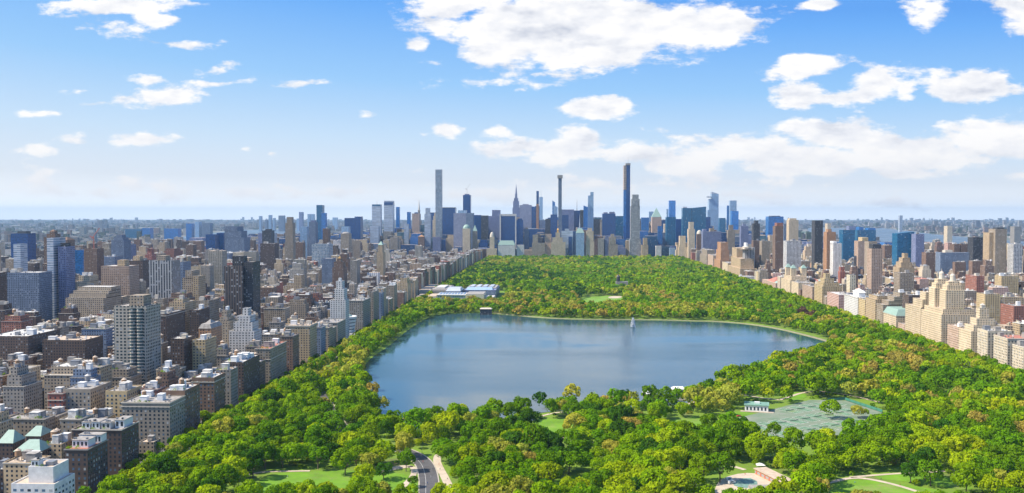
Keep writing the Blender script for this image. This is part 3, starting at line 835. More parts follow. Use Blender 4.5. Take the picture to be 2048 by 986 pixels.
def windows(parent, x0, x1, y0, y1, z1, bay, floor, faces, base=4.0, top=2.5, wf=.42, hf=.52, side='x'):
    """real window units, each a pane with frame and sill, on the faces that look at the park and the camera"""
    spots = []
    for fc in faces:
        if fc == 'f': a0, a1 = x0, x1
        else: a0, a1 = y0, y1
        n = max(1, int((a1-a0)/bay)); st = (a1-a0)/n
        nf = int((z1-top-base)/floor)
        for j in range(nf):
            zc = z1 - top - floor*(j+.5)
            for i in range(n):
                spots.append((fc, a0+st*(i+.5), zc, st))
    spots.sort(key=lambda q: -q[2])
    if len(spots) > 100: keep = [spots[i] for i in sorted(random.Random(3).sample(range(len(spots)), 100))]
    else: keep = spots
    ks = set(keep)
    ww, hh = bay*wf, floor*hf
    def wmesh(fc, g):
        k = (fc, round(ww, 2), round(hh, 2), g)
        if k not in WINM:
            def pane(a, b, t0, t1, c0, c1):
                mb = MB()
                if fc == 'f': mb.box(a, b, -t1, -t0, c0, c1, True)
                elif fc == 'r': mb.box(t0, t1, a, b, c0, c1, True)
                else: mb.box(-t1, -t0, a, b, c0, c1, True)
                return mb
            p = pane(-ww/2, ww/2, .0, .05, -hh/2, hh/2).mesh('window', M[g])
            f = pane(-ww/2-.15, ww/2+.15, .0, .22, -hh/2-.22, -hh/2-.02).mesh('sill', M['stone'])
            WINM[k] = (p, f)
        return WINM[k]
    rr = random.Random(int(x0*7)+int(y0))
    restm = MB()
    for s_ in spots:
        fc, a, zc, st = s_
        g = rr.choice(['glassd', 'glassd', 'glassd', 'glassb', 'glassb', 'blind'])
        loc = {'f': (a, y0, zc), 'r': (x1, a, zc), 'l': (x0, a, zc)}[fc]
        if s_ in ks:
            p, f = wmesh(fc, g)
            o = bpy.data.objects.new('window', p); COL.objects.link(o); o.parent = parent; o.location = loc
        else:
            x_, y_, z_ = loc
            if fc == 'f': restm.box(a-ww/2, a+ww/2, y0-.05, y0, zc-hh/2, zc+hh/2, True)
            elif fc == 'r': restm.box(x1, x1+.05, a-ww/2, a+ww/2, zc-hh/2, zc+hh/2, True)
            else: restm.box(x0-.05, x0, a-ww/2, a+ww/2, zc-hh/2, zc+hh/2, True)
    if restm.f: restm.build('window', M['glassd'], parent)['kind'] = 'stuff'
PLAINW = {}
def plainwall(k):
    src = {'brick': (0.20,0.125,0.085), 'dkbrick': (0.105,0.07,0.055), 'red': (0.33,0.115,0.08), 'greytan': (0.30,0.26,0.21), 'grey': (0.27,0.26,0.25), 'cream': (0.56,0.48,0.36),
           'tan': (0.44,0.34,0.22), 'yellow': (0.52,0.40,0.22), 'white': (0.72,0.71,0.69), 'pinkish': (0.50,0.33,0.27), 'bluegrey': (.20,.22,.26)}
    if k not in PLAINW: PLAINW[k] = plain('plain ' + k + ' wall', src[k], .88, var=.2, scale=.25)
    return PLAINW[k]
BN = 0
def building(name, label, cat, x0, x1, y0, y1, tiers, mat, roof='roofg', bulk=2, tank=0, cornice=None, win=None, cap=None,
             group=None, garden=0, vb=None, sn=None, bulkmat=None, lod=0, tankcol='wood', bands=None, zb=-1.0, partlabel=None):
    global BN; BN += 1
    rr = random.Random(BN*13+5)
    cx, cy = (x0+x1)/2, (y0+y1)/2
    W, D = x1-x0, y1-y0
    r = empty(name, (cx, cy, zb)); tag(r, label, cat, group)
    HF.append((x0, x1, y0, y1))
    wall, rf = MB(), MB()
    zp = 0.0; last = None
    for (a, b, c, d_, z) in tiers:
        X0, X1, Y0, Y1 = -W/2+a*W, -W/2+b*W, -D/2+c*D, -D/2+d_*D
        z = z - zb
        ringbox(wall, X0, X1, Y0, Y1, zp if zp > 0 else 0.0, z, p=min(.45, W*.06), ph=.9 if lod < 2 else .4)
        rf.box(X0+.3, X1-.3, Y0+.3, Y1-.3, z-1.6, z-(.85 if lod < 2 else .35))
        last = (X0, X1, Y0, Y1, z); zp = z-1.0
    if win: wm = plainwall(mat)
    else: wm = M[mat]
    wo = wall.build('wall', wm, r)
    ro = rf.build('roof', M[roof], r)
    X0, X1, Y0, Y1, z = last
    w_, d2 = X1-X0, Y1-Y0
    if cornice:
        zc = -zb + tiers[0][4]
        a0, a1, b0, b1 = -W/2, W/2, -D/2, D/2
        mb = MB()
        for zz in (cornice[1] if len(cornice) > 1 else [0.3]):
            t = .45
            mb.box(a0-t, a1+t, b0-t, b0-.003, zc-zz-.7, zc-zz, True); mb.box(a1+.003, a1+t, b0-.003, b1+t, zc-zz-.7, zc-zz, True); mb.box(a0-t, a0-.003, b0-.003, b1+t, zc-zz-.7, zc-zz, True)
        mb.build('cornice', M[cornice[0]], r)
    if win:
        faces, bay, floor = win[0], win[1], win[2]
        q = [(-W/2+a*W, -W/2+b*W, -D/2+c*D, -D/2+d_*D, zz-zb) for a, b, c, d_, zz in tiers]
        windows(r, q[0][0], q[0][1], q[0][2], q[0][3], q[0][4], bay, floor, faces, base=max(2, q[0][4]-(win[3] if len(win) > 3 else 40)), wf=win[4] if len(win) > 4 else .42, hf=win[5] if len(win) > 5 else .52)
    if bulk:
        for k in range(bulk):
            bw, bd = min(w_*.4, rr.uniform(4, 9)), min(d2*.4, rr.uniform(4, 8)); bh = rr.uniform(2.6, 5.5)
            bx = rr.uniform(X0+1, X1-1-bw); by = rr.uniform(Y0+2, Y1-1-bd)
            mm = bulkmat or rr.choice(['whitep', 'stoned', 'roofg', 'stone', 'metal', 'roofw'])
            mb = MB().box(bx, bx+bw, by, by+bd, z-.88, z+bh)
            if lod == 0: mb.box(bx-.2, bx+bw+.2, by-.2, by+bd+.2, z+bh, z+bh+.3, True)
            mb.build('penthouse' if bh > 4 else 'bulkhead', M[mm], r)
        if lod == 0:
            for k in range(int(3 + w_*d2/130)):
                mb = MB(); s = rr.uniform(.6, 1.6); bx, by = rr.uniform(X0+1.5, X1-2), rr.uniform(Y0+1.5, Y1-2)
                mb.box(bx, bx+s, by, by+s*rr.uniform(.6,1.8), z-.88, z-.88+rr.uniform(.8, 2.2))
                mb.build('roof_vent', M[rr.choice(['metal','whitep','stoned'])], r)
    for k in range(tank):
        water_tank(r, X0 + w_*rr.uniform(.25, .75), Y0 + d2*rr.uniform(.35, .75), z-.5, rr.uniform(.85, 1.15), tankcol)
    if garden:
        gardens(r, [(rr.uniform(X0+1.5, X1-1.5), Y0+rr.uniform(1.2, 2.2) if rr.random() < .6 else rr.uniform(Y0+1.5, Y1-1.5), rr.uniform(.9, 1.9)) for _ in range(garden)], z-.8)
    if bands:
        mb = MB()
        for (za, zb2) in bands[1]:
            mb.box(-W/2-.25, W/2+.25, -D/2-.25, -D/2-.003, za-zb, zb2-zb, True); mb.box(W/2+.003, W/2+.25, -D/2-.003, D/2, za-zb, zb2-zb, True); mb.box(-W/2-.25, -W/2-.003, -D/2-.003, D/2, za-zb, zb2-zb, True)
        mb.build('facade_band', M[bands[0]], r)
    for cp in (cap or []):
        k = cp[0]; mc = (X0+X1)/2, (Y0+Y1)/2; mb = MB()
        if k == 'pyr': mb.frus(X0-.3, X1+.3, Y0-.3, Y1+.3, z, mc[0]-.1, mc[0]+.1, mc[1]-.1, mc[1]+.1, z+cp[1]); nm = 'pyramid_roof'
        elif k == 'mansard':
            i = cp[1]*.45; mb.frus(X0-.4, X1+.4, Y0-.4, Y1+.4, z, X0+i, X1-i, Y0+i, Y1-i, z+cp[1]); nm = 'mansard_roof'
        elif k == 'hip':
            mb.q((X0-.5,Y0-.5,z),(X1+.5,Y0-.5,z),(mc[0]+w_*.2,mc[1],z+cp[1]),(mc[0]-w_*.2,mc[1],z+cp[1]))
            mb.q((X1+.5,Y1+.5,z),(X0-.5,Y1+.5,z),(mc[0]-w_*.2,mc[1],z+cp[1]),(mc[0]+w_*.2,mc[1],z+cp[1]))
            mb.q((X1+.5,Y0-.5,z),(X1+.5,Y1+.5,z),(mc[0]+w_*.2,mc[1],z+cp[1])); mb.q((X0-.5,Y1+.5,z),(X0-.5,Y0-.5,z),(mc[0]-w_*.2,mc[1],z+cp[1])); nm = 'hip_roof'
        elif k == 'dome': mb.dome(mc[0], mc[1], z-.5, min(w_, d2)/2*cp[3] if len(cp) > 3 else min(w_, d2)/2, cp[1]); nm = 'dome'
        elif k == 'spire': mb.tube(mc[0], mc[1], z, z+cp[1], cp[3] if len(cp) > 3 else 1.5, .25, 8); nm = 'spire'
        elif k == 'cupola':
            mb.box(mc[0]-w_*.2, mc[0]+w_*.2, mc[1]-d2*.2, mc[1]+d2*.2, z-.6, z+cp[1]*.55); mb.frus(mc[0]-w_*.24, mc[0]+w_*.24, mc[1]-d2*.24, mc[1]+d2*.24, z+cp[1]*.55, mc[0]-.05, mc[0]+.05, mc[1]-.05, mc[1]+.05, z+cp[1]); nm = 'cupola'
        elif k == 'crane':
            mb.bar((mc[0], mc[1], z-1), (mc[0], mc[1], z+cp[1]*.55), .9, 4)
            mb.bar((mc[0]-cp[1]*.12, mc[1], z+cp[1]*.45), (mc[0]+cp[1]*.3*(1 if len(cp) < 4 else cp[3]), mc[1], z+cp[1]), .6, 4)
            mb.bar((mc[0]-cp[1]*.2, mc[1], z+cp[1]*.6), (mc[0], mc[1], z+cp[1]*.5), .9, 4); nm = 'tower_crane'
        elif k == 'slant': mb.q((X0,Y0,z),(X1,Y0,z),(X1,Y0,z+cp[1])); mb.q((X1,Y1,z),(X0,Y1,z),(X1,Y1,z+cp[1])); mb.q((X0,Y0,z),(X1,Y0,z+cp[1]),(X1,Y1,z+cp[1]),(X0,Y1,z)); mb.q((X1,Y0,z),(X1,Y1,z),(X1,Y1,z+cp[1]),(X1,Y0,z+cp[1])); nm = 'slanted_crown'
        elif k == 'slantl': mb.q((X0,Y0,z),(X1,Y0,z),(X0,Y0,z+cp[1])); mb.q((X1,Y1,z),(X0,Y1,z),(X0,Y1,z+cp[1])); mb.q((X1,Y0,z),(X1,Y1,z),(X0,Y1,z+cp[1]),(X0,Y0,z+cp[1])); mb.q((X0,Y1,z),(X0,Y0,z),(X0,Y0,z+cp[1]),(X0,Y1,z+cp[1])); nm = 'slanted_crown'
        elif k == 'block':
            fx0, fx1, fy0, fy1 = cp[3]; mb.box(X0+w_*fx0, X0+w_*fx1, Y0+d2*fy0, Y0+d2*fy1, z-.87, z+cp[1]); nm = 'crown_block'
        co_ = mb.build(nm, M[cp[2]], r)
        if k == 'block' and lod == 0 and cp[2] in ('whitep', 'roofw') and y0 < 900:
            bx0, bx1, by0 = X0+w_*fx0, X0+w_*fx1, Y0+d2*fy0
            sl_ = MB().box(bx0-.35, bx1+.35, by0-.5, Y0+d2*fy1+.3, z+cp[1]+.003, z+cp[1]+.3, True); sl_.build('roof_slab', M['roofg'], co_)
            n_ = max(2, int((bx1-bx0)/2.6)); st_ = (bx1-bx0)/n_
            for j_ in range(n_):
                MB().box(bx0+st_*(j_+.25), bx0+st_*(j_+.75), by0-.06, by0-.003, z+.5, z+cp[1]-1.1, True).build('window', M['glassd'], co_)
            for j_ in range(3):
                vx = bx0+(bx1-bx0)*rr.random()*.85; MB().box(vx, vx+1.1, by0+1.5, by0+2.8, z+cp[1]+.3, z+cp[1]+1.5).build('roof_vent', M['metal'], r)
    p0 = PIX(x0, y0, tiers[-1][4]); p1 = PIX(x1, y0, tiers[-1][4])
    pb = PIX(cx, y0, 0)
    HV.append((min(p0[0], PIX(x0, y1, 10)[0])-1, max(p1[0], PIX(x1, y1, 10)[0])+1, vb if vb else min(max(p0[1]+6, pb[1] - 24*FPX/y0), 2000), y0))
    if sn: SN.append(((p0[0]+p1[0])/2, (p0[1]+pb[1])/2, sn))
    return r

T1 = lambda z: [(0, 1, 0, 1, z)]
def hero(pl, pr, top, Y, dep, mat, name, label, cat, tiers=None, **kw):
    x0, x1 = XY(pl, Y), XY(pr, Y); z = ZY((pl+pr)/2, top, Y)
    tt = [(a, b, c, d_, ZY((pl+pr)/2, t, Y)) for a, b, c, d_, t in tiers] if tiers else T1(z)
    return building(name, label, cat, x0, x1, Y, Y+dep, tt, mat, **kw)
def fifth(pn, pf, top, pl, mat, label, tiers=None, back=None, **kw):
    X_ = XE; y0, y1 = YX(pn, X_), YX(pf, X_); x0 = XY(pl, y0)
    z = ZY(pn, top, y0)
    tt = [(a, b, c, d_, ZY(pn, t, y0)) for a, b, c, d_, t in tiers] if tiers else T1(z)
    return building('apartment_building', label, kw.pop('cat', 'apartment building'), x0, X_, y0, y1, tt, mat, **kw)
def west(pf, pn, top, mat, label, wid=40, tiers=None, **kw):
    X_ = XW; y0, y1 = YX(pn, X_), YX(pf, X_)
    tt = [(a, b, c, d_, ZY(pf, t, y1)) for a, b, c, d_, t in tiers] if tiers else T1(ZY(pf, top, y1))
    return building(kw.pop('name', 'apartment_building'), label, 'apartment building', X_, X_+wid, y0, y1, tt, mat, **kw)

# ---- the fifth avenue row, nearest first
AP, AC = 'apartment_building', 'apartment building'
fifth(100, 142, 968, 13, 'white', 'white stepped block with dark square windows in the bottom corner beside the park', tiers=[(0,1,0,1,968),(.3,.88,.2,.95,938)], roof='rooft', bulk=0, win=('fr',4.2,3.4,21,.5,.45), cap=[('block', 3.5, 'whitep', (.05,.35,.1,.4)), ('block', 1.6, 'metal', (.5,.8,.3,.6))], garden=3, sn='the white stepped corner block')
fifth(168, 209, 898, 122, 'dkbrick', 'dark brown block with white penthouses on a red terrace, nearest the bottom left', roof='roofr', bulk=0, win=('fr',3.4,3.2,40), cornice=('stoned',[.2]),
      cap=[('block', 4.2, 'whitep', (.1,.8,.25,.62)), ('block', 5, 'whitep', (.0,1.0,.68,.95))], garden=4, sn='the dark block with white penthouses')
fifth(237, 272, 859, 138, 'dkbrick', 'dark blue-brown block topped by a row of four white penthouse boxes', roof='roofg', bulk=0, win=('fr',3.3,3.2,40), cornice=('stone',[.1]),
      cap=[('block', 4, 'whitep', (.14,.30,.15,.6)), ('block', 4.4, 'whitep', (.34,.50,.15,.6)), ('block', 4, 'roofw', (.54,.72,.15,.6)), ('block', 5, 'whitep', (.76,.95,.3,.8))], garden=7, sn='the block with four penthouse boxes')
fifth(302, 316, 884, 272, 'greytan', 'low tan-roofed mansion between two dark blocks at the park wall', roof='rooft', bulk=1)
fifth(335, 366, 805, 238, 'greytan', 'wide grey-brown block with two white bands under its roof line', roof='roofg', bulk=3, bulkmat='whitep', win=('fr',3.6,3.2,42), cornice=('stone',[.3, 3.4]), garden=6, tank=1, sn='the block with two white bands')
fifth(366, 396, 781, 320, 'brick', 'brown block with pale parapet joined behind the white-banded block', roof='roofw', bulk=3, bulkmat='whitep', win=('r',3.4,3.2,42), garden=3, tank=1)
fifth(425, 447, 755, 380, 'brick', 'red-brown block with blue windows and one white belt, white roof', roof='roofw', bulk=4, bulkmat='roofw', win=('fr',3.4,3.2,42), cornice=('stone',[4.0]), garden=2, sn='the red-brown block with blue windows')
fifth(459, 473, 740, 428, 'grey', 'narrow grey block with a roof terrace, before the street gap', roof='rooft', bulk=2, garden=3)
fifth(484, 517, 724, 440, 'dkbrick', 'dark block with crowded white bulkheads on its roof and green awning edge', roof='roofw', bulk=5, bulkmat='whitep', tank=1, garden=3)
fifth(538, 571, 697, 508, 'greytan', 'tan-grey block with roof garden and red terrace above tall base columns', roof='roofr', bulk=3, garden=6, cornice=('stone',[.2, 12]))
fifth(584, 596, 672, 560, 'brick', 'slim brown block with pale corner stripes on the avenue', roof='roofg', bulk=3, cornice=('stoned',[.2]))
fifth(618, 632, 651, 569, 'tan', 'big tan stone block with heavy overhanging cornice beside the avenue', roof='rooft', bulk=3, cornice=('stone',[.1, 1.2]), sn='the tan block with heavy cornice')
fifth(674, 690, 645, 628, 'grey', 'grey stone hall with arched upper openings beside the park trees', roof='roofg', bulk=1, cornice=('stone',[.2]))
r_ = hero(659, 690, 600, 1430, 26, 'white', 'apartment_building', 'slender white stepped tower rising behind the grey stone hall', 'tower', tiers=[(0,1,0,1,600),(.25,.9,.1,.9,578),(.35,.75,.2,.8,563)], vb=655, bulk=1, bulkmat='whitep', sn='the slender white stepped tower')
fifth(725, 740, 601, 695, 'grey', 'bulky grey block with white upper facade strips above the spiral museum', roof='roofg', bulk=4, cornice=('stone',[.1]))
fifth(746, 757, 584, 738, 'greytan', 'narrow grey-tan block with dark park side, next past the bulky grey one', bulk=2)
fifth(788, 794, 571, 772, 'greytan', 'grey slab block with bright flat roof and deep dark side wall', roof='roofw', bulk=2, bulkmat='whitep')
fifth(815, 821, 563, 795, 'tan', 'broad tan block with plain side, before the museum gardens', tiers=[(0,1,0,1,566),(.2,.9,.1,.9,556)], bulk=2)
# the spiral museum
def spiral():
    y0 = 1475; x = -334
    r = empty('art_museum', (x, y0+14, -1)); tag(r, 'round white museum of stacked rings widening upward beside the park trees', 'museum')
    mb = MB()
    for k in range(5):
        mb.tube(0, 0, 6+k*5.2, 6+k*5.2+3.8, 11.5+k*1.0, 12.1+k*1.0, 28)
    mb.build('rotunda', M['whitep'], r)
    mb = MB()
    for k in range(5): mb.tube(0, 0, 6+k*5.2-1.5, 6+k*5.2+.1, 10.4+k, 10.4+k, 28)
    mb.build('window_ring', M['glassd'], r)
    MB().tube(0, 0, 31, 33.5, 9, 6, 20).build('skylight', M['copper'], r)
    MB().box(-14, 16, -14, 22, 0, 5).build('base_wall', M['whitep'], r)
    MB().box(-14, -2, 10, 24, 5, 20).build('annex_wall', M['stone'], r)
    HF.append((x-16, x+16, y0-4, y0+40)); HV.append((690, 718, 665, y0)); SN.append((705, 640, 'the round white spiral museum'))
spiral()
# ---- blocks behind the avenue
hero(0, 42, 757, 832, 31, 'grey', AP, 'tall grey stone block with stepped top at the left picture edge', AC, tiers=[(0,1,0,1,772),(.1,.8,.1,.9,752),(.2,.5,.2,.8,738)], vb=845, tank=1, bulk=2, cornice=('stone',[.2]), sn='the tall grey stepped stone block')
hero(90, 120, 786, 800, 18, 'red', AP, 'narrow red brick block with pale string courses', AC, vb=845, bulk=1, cornice=('stone',[.2, 6, 12]), win=('fr',3.4,3.3,30), sn='the narrow red brick block')
hero(120, 176, 778, 805, 38, 'greytan', AP, 'wide grey-tan block with brown side wall, water tank and blue penthouse', AC, vb=850, bulk=3, tank=1, tankcol='metal', bulkmat='whitep', win=('fr',3.3,3.2,38), sn='the wide grey-tan block')
hero(206, 249, 782, 800, 30, 'yellow', AP, 'yellow-tan block with tan chimney and domed white roof boxes', AC, vb=835, bulk=3, tank=1, bulkmat='roofw', win=('fr',3.6,3.3,34), sn='the yellow-tan block')
hero(80, 116, 888, 668, 18, 'tan', AP, 'low tan block with rooftop water tower beside the green copper roofs', AC, tank=2, bulk=2, garden=2, vb=925)
hero(20, 72, 903, 655, 20, 'brick', 'parish_building', 'brick church hall with pale green copper hip roofs', 'church building', bulk=0, vb=930, cap=[('hip', 6.5, 'copper')], roof='copper', sn='the green copper roofs')
hero(-12, 18, 886, 668, 16, 'dkbrick', 'parish_building', 'brown brick gabled hall with green copper roof cut by the left edge', 'church building', bulk=0, vb=925, cap=[('hip', 8, 'copper')], roof='copper')
hero(44, 74, 872, 700, 18, 'brick', 'parish_building', 'small brown hall with light green hip roof behind the copper-roofed church', 'church building', bulk=0, vb=890, cap=[('hip', 6, 'copper')], roof='copper')
hero(81, 166, 680, 1010, 42, 'dkbrick', AP, 'broad dark brick block with pink-white terrace roof', AC, roof='rooft', bulk=4, tank=1, vb=735, sn='the broad dark brick block')
hero(-30, 52, 672, 1040, 70, 'dkbrick', AP, 'long dark brown block with sunlit white roof at the left edge', AC, roof='roofw', bulk=4, vb=730)
hero(160, 209, 657, 1110, 34, 'bluegrey', AP, 'blue-grey block with white cornice and yellow-green roof planting', AC, bulk=3, garden=6, cornice=('stone',[.2]), vb=700)
# cream tower with glass bays
def bay_tower():
    r_ = hero(225, 291, 612, 950, 34, 'creamgrid', 'apartment_tower', 'cream concrete tower with a grid of square windows and blue glass corner bays', 'tower', vb=735, bulk=0, cap=[('block', 10, 'greytan', (.36,.80,.25,.8))], sn='the cream grid tower with glass bays')
    W = XY(291,950)-XY(225,950); z = ZY(258,612,950)+1
    for fx in (.58,.80):
        mb = MB()
        x = -W/2+W*fx
        mb.tube(x, -17, 0, z-2, 3.1, 3.1, 10)
        mb.build('glass_bay', M['bay'], r_)
        s = MB()
        for k in range(30): s.tube(x, -17, z-2-3.3*(k+1), z-2-3.3*(k+1)+.8, 3.35, 3.35, 10)
        s.build('balcony_slabs', M['stone'], r_)
    s = MB()
    for k in range(30): s.box(-W/2-1.6, -W/2+.2, -17.2, -13, z-2-3.3*(k+1), z-2-3.3*(k+1)+1.0, True)
    s.build('balconies', M['stone'], r_)
bay_tower()
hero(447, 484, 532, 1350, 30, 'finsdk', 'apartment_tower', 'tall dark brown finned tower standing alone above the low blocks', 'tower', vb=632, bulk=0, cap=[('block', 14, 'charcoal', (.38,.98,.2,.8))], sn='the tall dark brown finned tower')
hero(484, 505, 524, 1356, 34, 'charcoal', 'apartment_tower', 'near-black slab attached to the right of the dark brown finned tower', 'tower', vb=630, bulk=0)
hero(299, 330, 628, 1150, 60, 'dkbrick', AP, 'dark brown block right of the cream grid tower with a white cornice line', AC, vb=672, bulk=3, cornice=('stone',[2]))
hero(337, 368, 605, 1250, 40, 'tan', AP, 'tan block with stepped planted top between dark brown neighbours', AC, vb=655, bulk=2, garden=4, tiers=[(0,1,0,1,605),(.1,.7,.2,.8,600)])
hero(377, 395, 620, 1230, 40, 'dkbrick', AP, 'narrow dark maroon block between two tan blocks', AC, vb=665, bulk=1)
hero(391, 416, 601, 1300, 40, 'greytan', AP, 'grey-tan block with a small red roof pavilion', AC, vb=650, bulk=2, cap=[('block', 5, 'red', (.3,.6,.3,.6))])
hero(338, 366, 677, 1000, 30, 'dkbrick', AP, 'charcoal front block with white-grey side wall and cluttered roof', AC, vb=720, bulk=3, roof='roofw')
hero(382, 408, 680, 1010, 34, 'yellow', AP, 'small yellow-tan block with tall windows behind the avenue row', AC, vb=715, bulk=2, roof='roofg')
hero(395, 420, 657, 1080, 36, 'orange', AP, 'orange brick block with grey mansard roof and little cupola', AC, vb=700, bulk=0, cap=[('mansard', 5, 'roofg'), ('cupola', 9, 'stoned')], sn='the orange block with mansard roof')
hero(431, 455, 642, 1150, 30, 'greytan', AP, 'grey-tan block with white stepped wedding-cake top', AC, vb=675, bulk=1, bulkmat='whitep', tiers=[(0,1,0,1,642),(.15,.85,.1,.9,635),(.3,.7,.2,.8,622)])
hero(456, 506, 668, 1130, 30, 'white', AP, 'white stepped block climbing to a central white shaft', AC, vb=672, bulk=0, tiers=[(0,1,0,1,662),(.15,.9,.1,.9,645),(.3,.8,.15,.85,632),(.45,.68,.3,.7,618)], sn='the white stepped block with shaft')
# upper left towers
hero(12, 76, 545, 1500, 40, 'bluegrey', 'apartment_tower', 'wide dark blue-brown tower block with white roof edge at far left', 'tower', vb=630, bulk=3, roof='roofw', sn='the wide dark tower block')
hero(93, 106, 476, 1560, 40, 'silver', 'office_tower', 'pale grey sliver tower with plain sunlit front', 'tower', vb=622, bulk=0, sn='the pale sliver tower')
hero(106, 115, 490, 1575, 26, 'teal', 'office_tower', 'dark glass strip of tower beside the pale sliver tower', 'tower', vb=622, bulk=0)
hero(115, 131, 493, 1565, 30, 'violet', 'office_tower', 'violet-grey tower with open dark top frame right of the glass strip', 'tower', vb=600, bulk=1, cap=[('block', 6, 'charcoal', (.1,.7,.2,.8))])
hero(118, 134, 480, 2100, 34, 'brick', 'apartment_tower', 'brown tower peeking out behind the violet-grey one', 'tower', vb=530, bulk=1, cap=[('pyr', 7, 'brick')])
hero(21, 55, 467, 2500, 40, 'navy', 'office_tower', 'navy glass block with darker raised cap at far left', 'tower', vb=520, bulk=0, cap=[('block', 6, 'dark', (.3,.8,.2,.8))])
hero(26, 40, 488, 1900, 26, 'silver', 'office_tower', 'pale blank shaft before the navy glass block', 'tower', vb=535, bulk=0)
hero(87, 111, 474, 2200, 36, 'brick', 'apartment_tower', 'brown tower with stepped pointed brick crown', 'tower', vb=500, bulk=0, tiers=[(0,1,0,1,474),(.15,.85,.15,.85,468),(.3,.7,.3,.7,463)], cap=[('pyr', 5, 'brick')], sn='the brown tower with pointed crown')
hero(222, 247, 480, 2300, 40, 'bluegrey', 'apartment_tower', 'dark blue tower with rounded stepped top', 'tower', vb=520, bulk=0, tiers=[(0,1,0,1,480),(.12,.88,.1,.9,475),(.28,.72,.2,.8,470)], sn='the dark tower with rounded top')
hero(240, 261, 489, 2350, 30, 'violet', 'apartment_tower', 'lower violet-brown tower right of the rounded dark one', 'tower', vb=520, bulk=1)
hero(167, 193, 497, 1900, 30, 'brick', 'apartment_tower', 'unfinished red-brown tower with open floors and a red crane', 'tower', vb=570, bulk=0, cap=[('crane', 42, 'crane')], sn='the unfinished tower with crane')
hero(137, 165, 500, 2150, 40, 'blue', 'office_tower', 'flat-topped blue slab left of the unfinished tower', 'tower', vb=545, bulk=1)
hero(194, 228, 513, 2000, 40, 'bluegrey', 'apartment_tower', 'flat blue-grey slab right of the unfinished tower', 'tower', vb=560, bulk=1)
hero(201, 257, 532, 1650, 40, 'pinkish', AP, 'wide mauve-brown slab with sunlit roof and tan bulkhead', AC, vb=570, bulk=0, roof='roofw', cap=[('block', 10, 'tan', (.47,.75,.3,.7))])
hero(246, 284, 521, 1800, 40, 'dkbrick', AP, 'dark brown slab with tan edge piers behind the mauve slab', AC, vb=560, bulk=2, cap=[('block', 8, 'tan', (.35,.7,.3,.7))])
hero(296, 343, 521, 1600, 36, 'fins', 'apartment_tower', 'pale tower with strong white vertical fins', 'tower', vb=590, bulk=0, cap=[('block', 8, 'greytan', (.3,.65,.2,.8))], sn='the white finned tower')
hero(343, 366, 524, 1720, 36, 'bluegrey', 'apartment_tower', 'blue-grey tower just right of the white finned one', 'tower', vb=580, bulk=1)
hero(363, 384, 540, 1500, 30, 'greytan', AP, 'grey-tan tower with sloping stepped shoulder and blank side', 'tower', tiers=[(0,1,0,1,556),(.3,1,0,1,541)], vb=590, bulk=0)
hero(384, 396, 552, 1480, 30, 'tan', AP, 'narrow tan tower with dark glass right side', 'tower', vb=590, bulk=0)
hero(128, 205, 596, 1450, 60, 'greytan', 'school_building', 'long low building with glazed terraces sloping back like a greenhouse', 'institution', vb=618, bulk=0, tiers=[(0,1,0,1,596),(.03,1,.15,1,589),(.06,1,.3,1,583),(.09,1,.45,1,576)], roof='roofw', sn='the sloping terraced greenhouse building')
hero(140, 173, 563, 1600, 40, 'cream', AP, 'cream stepped block above the terraced greenhouse building', AC, vb=576, bulk=2, bulkmat='whitep', tiers=[(0,1,0,1,563),(.3,1,.2,1,552)])
hero(449, 488, 460, 3000, 60, 'bluegrey', 'office_tower', 'broad blue-grey tower stepping down on its right', 'tower', vb=505, bulk=0, tiers=[(0,1,0,1,475),(0,.85,0,1,462),(0,.65,0,1,453)], sn='the broad stepped blue-grey tower')
hero(411, 430, 469, 3100, 40, 'navy', 'office_tower', 'navy slab left of the narrow white gap', 'tower', vb=500, bulk=0)
hero(433, 447, 466, 3150, 40, 'navy', 'office_tower', 'navy slab right of the narrow white gap', 'tower', vb=500, bulk=0)
hero(524, 542, 461, 3300, 40, 'charcoal', 'office_tower', 'near-black tower with clipped corners before the pale river', 'tower', vb=500, bulk=0, cap=[('block', 5, 'charcoal', (.3,.8,.2,.8))])
hero(541, 549, 466, 3400, 30, 'silver', 'apartment_tower', 'thin pale tower right of the near-black one', 'tower', vb=500, bulk=0)
hero(516, 524, 466, 3450, 30, 'violet', 'apartment_tower', 'thin violet tower left of the near-black one', 'tower', vb=500, bulk=0)
hero(520, 549, 487, 2600, 40, 'dkbrick', 'apartment_tower', 'dark slab with pale roof box below the pale river', 'tower', vb=520, bulk=2, roof='roofw')
hero(569, 586, 448, 2800, 32, 'greytan', 'apartment_tower', 'tall tan-grey tower with rounded notched crown', 'tower', vb=520, bulk=0, tiers=[(0,1,0,1,485),(.06,.94,.05,.95,446),(.2,.8,.2,.8,434)], sn='the tan-grey tower with notched crown')
hero(591, 605, 485, 2700, 30, 'brick', 'apartment_tower', 'red-brown tower right of the notched tan-grey tower', 'tower', vb=515, bulk=1)
hero(600, 614, 453, 3500, 34, 'pale', 'apartment_tower', 'pale blue tower with light crown', 'tower', vb=492, bulk=0)
hero(618, 631, 444, 3400, 34, 'bluegrey', 'apartment_tower', 'grey-blue tower with pale ledges left of the tall teal pair', 'tower', vb=490, bulk=0, cap=[('block', 6, 'violet', (.2,.8,.2,.8))])
hero(633, 645, 410, 4400, 40, 'teal', 'skyscraper', 'tall dark blue-brown tower, taller of the teal pair', 'skyscraper', vb=480, bulk=0, sn='the tall teal tower pair')
hero(643, 651, 426, 4380, 30, 'blue', 'skyscraper', 'teal glass tower, lower right half of the pair', 'skyscraper', vb=480, bulk=0)
hero(645, 657, 457, 3500, 30, 'brick', 'apartment_tower', 'red-brown tower in front of the teal pair', 'tower', vb=490, bulk=1)
